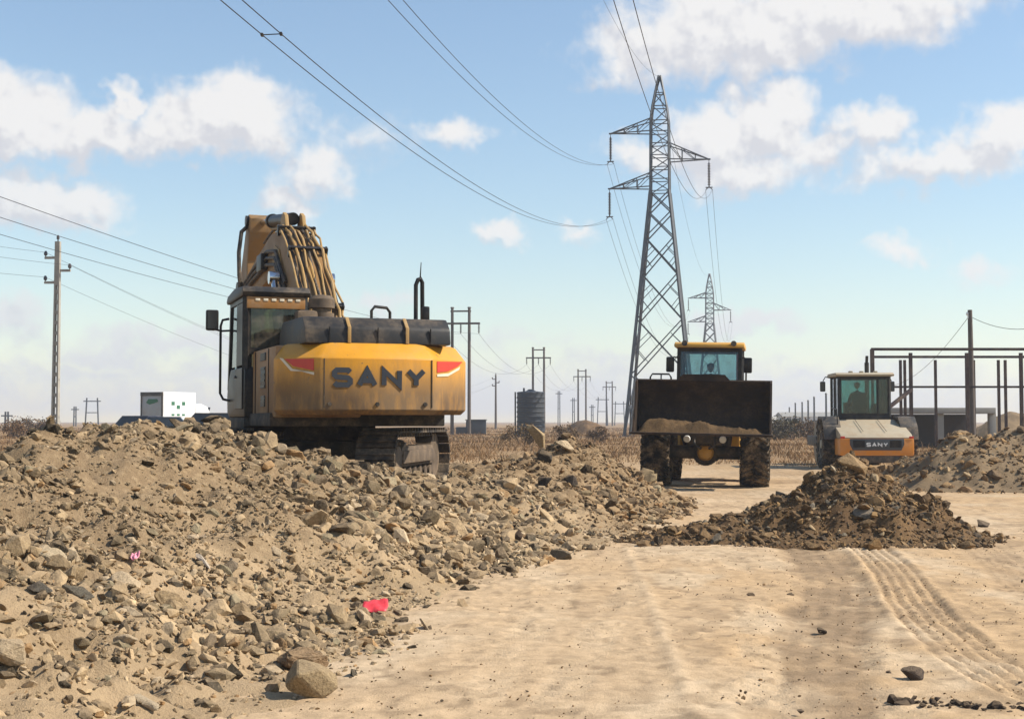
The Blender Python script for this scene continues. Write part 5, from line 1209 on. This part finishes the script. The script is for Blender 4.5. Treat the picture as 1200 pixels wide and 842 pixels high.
def mound(name, label, px, py, Y, wpx, mat, seed):
    p = at(px, py, Y); r = wpx / 2 / FPX * Y; x0 = p.x
    def fn(A, B):
        d2 = ((A - x0) / r) ** 2 + ((B - Y) / (r * .9)) ** 2 + .35 * fbm(A, B, r * .7, 2, seed)
        return p.z * np.where(d2 < 1.2, 1 - d2 * .85, -.02) * .95 + .10 * fbm(A, B, .35, 3, seed + 1)
    o = field(name, x0 - r * 1.3, x0 + r * 1.3, Y - r * 1.2, Y + r * 1.2, r / 26, fn, mat); tag(o, label, 'mound', 'far earth mounds'); return o
mound('earth_mound', 'small dark earth mound in the field left of the near pylon', 685, 490, 170, 52, heapA_mat, 95)
mound('earth_mound', 'brown earth mound behind the steel frame at the right edge', 1185, 483, 80, 130, heapB_mat, 96)

# ------------------------------------------------------------------ red steel frame and open shed
SF = thing('building_skeleton', 'unfinished dark red steel frame of posts and rails at the right', 'frame', (20, 60, 0))
def fx(px, Y): return at(px, 493, Y).x - 20
Yf, Yb = 60, 66; zt = at(1100, 409, Yf).z; zb = at(1100, 418, Yb).z; zm = at(1100, 453, Yf).z; zmb = at(1100, 453, Yb).z
for px in (1068, 1134, 1197.5, 1262):
    mb = MB(); x = fx(px, Yf); mb.box((x, 0, zt / 2 - .1), (.145, .13, zt - .12), .012); mb.box((x, 0, .05), (.5, .5, .08), .01); mb.build('post', M['rust'], SF, 0)
for px in (1023, 1056, 1061, 1097, 1142, 1171, 1179, 1213, 1240):
    mb = MB(); x = fx(px, Yb); mb.box((x, 6, zb / 2 - .1), (.12, .12, zb - .1), .01); mb.build('post', M['rust'], SF, 0)
mb = MB(); mb.box(((fx(1022, Yf) + fx(1264, Yf)) / 2, 0, zt), (fx(1264, Yf) - fx(1022, Yf), .15, .12), .01); mb.build('top_rail', M['rust'], SF, 0)
mb = MB(); mb.box(((fx(1022, Yb) + fx(1264, Yb)) / 2, 6, zb), (fx(1264, Yb) - fx(1022, Yb), .13, .12), .01); mb.build('top_rail', M['rust'], SF, 0)
mb = MB(); mb.box(((fx(1050, Yf) + fx(1264, Yf)) / 2, .2, zm), (fx(1264, Yf) - fx(1050, Yf), .08, .09), .01); mb.build('middle_rail', M['rust'], SF, 0)
mb = MB(); mb.bar((fx(1023, Yf), 0, zt - .02), (fx(1023, Yb), 6, zb + .02), .12); mb.build('tie_beam', M['rust'], SF, 0)
mb = MB(); mb.bar((fx(1068, Yf), -.1, at(1068, 456, Yf).z), (fx(1030, Yf) , -.8, at(1040, 482, Yf).z), .14); mb.build('stay', M['rust'], SF, 0)
mb = MB(); mb.box((fx(1023, Yf), 0, (zt + at(1020, 445, Yf).z) / 2), (.16, .16, zt - at(1020, 445, Yf).z), .01); mb.build('post', M['rust'], SF, 0)
SH = thing('open_shed', 'low open shed with a pale flat roof slab and pale pillars under the steel frame', 'shed', (at(1095, 493, 74).x, 74, 0))
def sx_(px): return at(px, 493, 74).x - SH.location.x
zr = at(1100, 481, 74).z
mb = MB(); mb.box(((sx_(1030) + sx_(1162)) / 2, 1.5, zr), (sx_(1162) - sx_(1030), 4.4, .32), .03); mb.build('roof_slab', M['slab'], SH)
mb = MB(); mb.box(((sx_(1030) + sx_(1158)) / 2, 3.4, zr / 2 - .1), (sx_(1158) - sx_(1030), .2, zr - .16)); mb.build('back_wall', M['shade_wall'], SH, 0)
for px in (1036, 1099, 1160):
    mb = MB(); mb.box((sx_(px), -.3, zr / 2 - .1), (.36, .36, zr - .1), .02); mb.build('pillar', M['slab'], SH)
WS = thing('long_white_shed', 'long low white building far behind the road roller', 'building', (at(960, 493, 210).x, 210, 0))
z1 = at(960, 488, 210).z; mb = MB(); mb.box((0, 0, z1 / 2), (12, 6, z1), 0); mb.build('wall', M['truckwhite'], WS, 0)
mb = MB(); mb.prism([(-3.3, z1 + .05), (0, z1 + .7), (3.3, z1 + .05)], -6.3, 6.3, 'x'); mb.build('roof', M['slab'], WS, 0)
for k in range(4):
    mb = MB(); mb.box((-4.5 + k * 3, -3.02, z1 * .55), (1.2, .06, .9)); mb.build('window', M['carglass'], WS, 0)

def far_mask(X, Y):
    f = sstep(34, 60, Y + 3 * fbm(X, Y, 8, 2, 30)); f = np.maximum(f, sstep(-9, -14, X + 2 * fbm(X, Y, 5, 2, 31))); return np.maximum(f, sstep(24, 34, X + 3 * fbm(X, Y, 5, 2, 33)))
def ground_z(X, Y):
    f = far_mask(X, Y); z = .05 * fbm(X, Y, 3.0, 3, 21) * sstep(0, 30, Y + 3) * .6
    return z + f * (.25 * fbm(X, Y, 12, 3, 32) + .12) * (1 - sstep(300, 900, Y))
# ------------------------------------------------------------------ white lorry and parked cars behind the bank
TR = thing('box_truck', 'white box truck with a grey framed rear parked beyond the rubble bank', 'truck', (at(184, 493, 96).x, 96, float(ground_z(np.array([at(184, 493, 96).x]), np.array([96.0]))[0])), R_(-27))
mb = MB(); mb.box((0, 1.2, 2.05), (2.0, 3.4, 2.5), .04); tb = mb.build('cargo_box', M['truckwhite'], TR)
mb = MB(); mb.box((0, -.53, 2.0), (1.86, .06, 2.3), .01); rd = mb.build('rear_door', M['truckgrey'], tb)
mb = MB(); mb.box((0, -.57, 3.16), (2.02, .08, .26), .01); mb.box((-.94, -.57, 1.9), (.1, .06, 2.3)); mb.box((.94, -.57, 1.9), (.1, .06, 2.3)); mb.build('door_frame', M['cardark'], tb, 0)
mb = MB(); mb.prism([(-.5, 2.55), (-.3, 2.8), (.5, 2.8), (.6, 2.62), (.2, 2.5), (-.2, 2.42)], -.58, -.565, 'y'); mb.build('door_marking', M['green'], rd, 0)
mb = MB()
for k in range(3): mb.box((1.005, .5 + k * .55, 2.5 - .25 * (k % 2)), (.012, .34, .26)); mb.box((1.005, .5 + k * .55, 1.7), (.012, .3, .14))
mb.build('side_marking', M['green'], tb, 0)
mb = MB(); mb.prism([(3.0, .6), (3.0, 2.4), (3.6, 2.5), (4.3, 2.3), (4.75, 1.5), (4.8, .6)], -.95, .95, 'x', .08); tcb = mb.build('cab', M['truckwhite'], TR)
mb = MB(); mb.box((0, 4.6, 1.95), (1.6, .06, .7), .01, (R_(-28), 0, 0)); mb.build('windscreen', M['carglass'], tcb)
mb = MB(); mb.box((0, 2.0, .62), (1.0, 5.2, .22), .02); mb.box((0, -.5, .6), (1.9, .12, .16), .02); mb.build('chassis', M['cardark'], TR)
for x in (-.85, .85):
    for y in (.5, 4.0): wheel(TR, x, y, .42, .26, M['rubber'], M['truckgrey'], 1 if x > 0 else -1, 10, .015)
def car_ground(x, y):
    X, Y = np.array([x]), np.array([float(y)]); return float(ground_z(X, Y)[0]) + .01
def car(px, Y, z, label, mat, rz, van=False):
    x_ = at(px, 493, Y).x; t = thing('parked_car', label, 'car', (x_, Y, car_ground(x_, Y)), rz, 'cars parked beyond the bank')
    top = 1.95 if van else 1.72
    body = [(-2.05, .35), (-2.1, .75), (-2.0, .98), (-1.0, 1.02), (.95, 1.0), (1.9, .88), (2.1, .7), (2.12, .38)]
    mb = MB(); mb.prism(body, -.85, .85, 'x', .09, 3); b = mb.build('body', mat, t)
    mb = MB(); rings = []
    for x_, s in ((1.0, 1.0), (.84, 0)): rings.append([Vector(q) for q in ((-.82 * x_, -1.85 if s else -1.55, s * .97 + (1 - s) * top), (.82 * x_, -1.85 if s else -1.55, s * .97 + (1 - s) * top), (.82 * x_, 1.05 if s else .35, s * .97 + (1 - s) * top), (-.82 * x_, 1.05 if s else .35, s * .97 + (1 - s) * top))])
    mb.loft(rings); mb._bevel(None, list(mb.bm.faces), .05, 2); mb.build('cabin', M['carglass'], t)
    mb = MB(); mb.box((0, -.6, top + .0), (1.36, 1.9, .07), .03); 
    mb.build('roof', mat, t)
    for x in (-.75, .75):
        for y in (-1.3, 1.3): wheel(t, x, y, .34, .22, M['rubber'], M['truckgrey'], 1 if x > 0 else -1, 8, .01)
    for x in (-.6, .6):
        mb = MB(); mb.box((x, -2.08, .8), (.3, .06, .14), .02); mb.build('tail_light', M['red'], t)
    return t
car(156, 84, .05, 'navy car left of the white box truck, half hidden by the bank', M['carblue'], R_(70))
car(205, 82, .1, 'navy car in front of the right side of the white box truck', M['carblue'], R_(-80))
car(241, 66, .05, 'charcoal car between the truck and the excavator', M['cardark'], R_(85))
car(277, 72, .1, 'dark car just left of the excavator cab', M['carblue'], R_(-75))
# ------------------------------------------------------------------ dry grass and scrub
def blades(name, n, ylo, yhi, hmin, hmax, cols, seed, xr=(-.5, .5), clump=2.0, thr=0.0):
    rg = np.random.default_rng(seed); Y = ylo * (yhi / ylo) ** rg.random(n); X = rg.uniform(*xr, n) * Y
    ok = (far_mask(X, Y) > .35 + .6 * rg.random(n)) & (fbm(X, Y, clump, 3, seed) > thr - .25 * rg.random(n)); X, Y = X[ok], Y[ok]; n = len(X)
    hb, _, _ = bank_raw(X, Y); z = np.where((Y < 42) & (X < foot_x(Y)), np.maximum(hb - .15, ground_z(X, Y)), ground_z(X, Y)) - .02
    h = rg.uniform(hmin, hmax, n) * (.7 + .6 * sstep(-.3, .4, fbm(X, Y, 6, 2, seed + 5))); w = (.003 + .00022 * Y) * rg.uniform(.7, 1.4, n)
    a = rg.uniform(0, PI, n); lx, ly = rg.normal(0, .6, n) * h, rg.normal(0, .6, n) * h
    b = np.stack([X, Y, z], -1); dx = np.stack([np.cos(a) * w, np.sin(a) * w, 0 * w], -1); tip = b + np.stack([lx, ly, h], -1); mid = b * .5 + tip * .5 + np.stack([-lx * .15, -ly * .15, h * .06], -1)
    V = np.stack([b - dx, b + dx, mid + dx * .7, mid - dx * .7, tip], 1).reshape(-1, 3)
    k = np.arange(n)[:, None] * 5; F = np.concatenate([k + np.array([0, 1, 2]), k + np.array([0, 2, 3]), k + np.array([3, 2, 4])])
    T = np.repeat(np.array(cols)[rg.integers(0, len(cols), n)] * (1 + rg.normal(0, .15, (n, 1))).clip(.6, 1.5), 5, 0)
    mm = bpy.data.materials.get('dry_blades')
    if not mm:
        mm, t, b_ = mat_new('dry_blades'); q = t.nodes.new('ShaderNodeAttribute'); q.attribute_name = 'tint'; t.links.new(q.outputs['Color'], b_.inputs['Base Color']); b_.inputs['Roughness'].default_value = .9; b_.inputs['Specular IOR Level'].default_value = .1
    return np_mesh(name, V, F, mm, T, False)
DG = [(.26, .15, .07), (.22, .13, .06), (.30, .19, .095), (.2, .12, .06), (.26, .145, .06)]
tag(blades('dry_grass', 240000, 40, 280, .08, .23, DG, 301, thr=-.02), 'brown dry grass covering the open field behind the machines', 'grass', kind='stuff')
tag(blades('dry_weeds', 9000, 46, 170, .25, .6, [(.2, .12, .06), (.15, .1, .055), (.26, .17, .09)], 302, clump=5, thr=.12), 'taller brown weeds in patches across the dry field', 'weeds', kind='stuff')
def shrub(px, py, Y, wpx, label, col, seed):
    p = at(px, py, Y); R = wpx / 2 / FPX * Y; H = max(p.z, .5); rg = np.random.default_rng(seed)
    t = thing('dry_shrub', label, 'shrub', (p.x, Y, 0), 0, 'shrubs in the far field')
    n = 1500; cl = rg.normal(0, 1, (14, 3)) * np.array([R * .75, R * .5, H * .18]) + np.array([0, 0, H * .58])
    c = cl[rg.integers(0, 14, n)] + rg.normal(0, 1, (n, 3)) * np.array([R * .26, R * .2, H * .10]); c[:, 2] = np.clip(c[:, 2], .05, H * 1.1)
    d1 = rg.normal(0, 1, (n, 3)); d1 /= np.linalg.norm(d1, axis=1)[:, None]; d2 = np.cross(d1, rg.normal(0, 1, (n, 3))); d2 /= np.linalg.norm(d2, axis=1)[:, None]; s = R * .09 * rg.uniform(.6, 1.4, (n, 1))
    V = np.stack([c - d1 * s, c + d2 * s * .6, c + d1 * s, c - d2 * s * .6], 1).reshape(-1, 3); F = np.arange(4 * n).reshape(n, 4)
    T = np.repeat(np.array(col) * (1 + rg.normal(0, .25, (n, 1))).clip(.4, 1.7), 4, 0)
    o = np_mesh('foliage', V, F, bpy.data.materials['dry_blades'], T, False); o.parent = t
    mb = MB()
    for k in range(6): e = Vector(cl[k]); mb.tube([(0, 0, -.1), tuple(e * .5 + Vector((.05 * k, 0, 0))), tuple(e)], [.05, .035, .015], 5)
    mb.build('stem', M['trunk'], t); return t
for k, (px, py, Y, w, lab, cl) in enumerate(((905, 489, 95, 34, 'dark dry shrub just right of the raised loader bucket', (.09, .07, .04)), (926, 486, 110, 30, 'dark olive shrub between the loader and the roller', (.06, .055, .03)),
        (946, 492, 100, 26, 'small brown shrub left of the road roller', (.14, .09, .05)), (28, 486, 120, 26, 'brown shrub in the far field left of the concrete pole', (.13, .085, .05)), (15, 490, 100, 20, 'low rusty shrub at the left edge of the field', (.17, .1, .05)),
        (660, 497, 85, 22, 'low brown shrub between the upright slab and the earth mound', (.15, .1, .055)), (612, 499, 78, 26, 'low tawny shrub in front of the black tank', (.18, .12, .06)), (700, 502, 90, 24, 'low brown shrub near the foot of the near pylon', (.16, .1, .055)),
        (1008, 497, 110, 22, 'dark shrub behind the road roller hood', (.08, .065, .04)), (52, 491, 150, 22, 'far brown shrub right beside the concrete pole base', (.12, .08, .05)))):
    shrub(px, py, Y, w, lab, cl, 400 + k)
# ------------------------------------------------------------------ air
hz = MB(); hz.box((0, 600, 24.0), (3060, 1900, 51.0)); hm, t_, b_ = mat_new('haze_air'); t_.nodes.remove(b_)
pv = t_.nodes.new('ShaderNodeVolumePrincipled'); pv.inputs['Color'].default_value = (.79, .87, 1, 1); pv.inputs['Density'].default_value = .0005; pv.inputs['Anisotropy'].default_value = .2
t_.links.new(pv.outputs[0], t_.nodes['Material Output'].inputs['Volume'])
ho = hz.build('haze', hm, None, 0); tag(ho, 'thin pale haze in the air over the whole site', 'haze', kind='stuff')
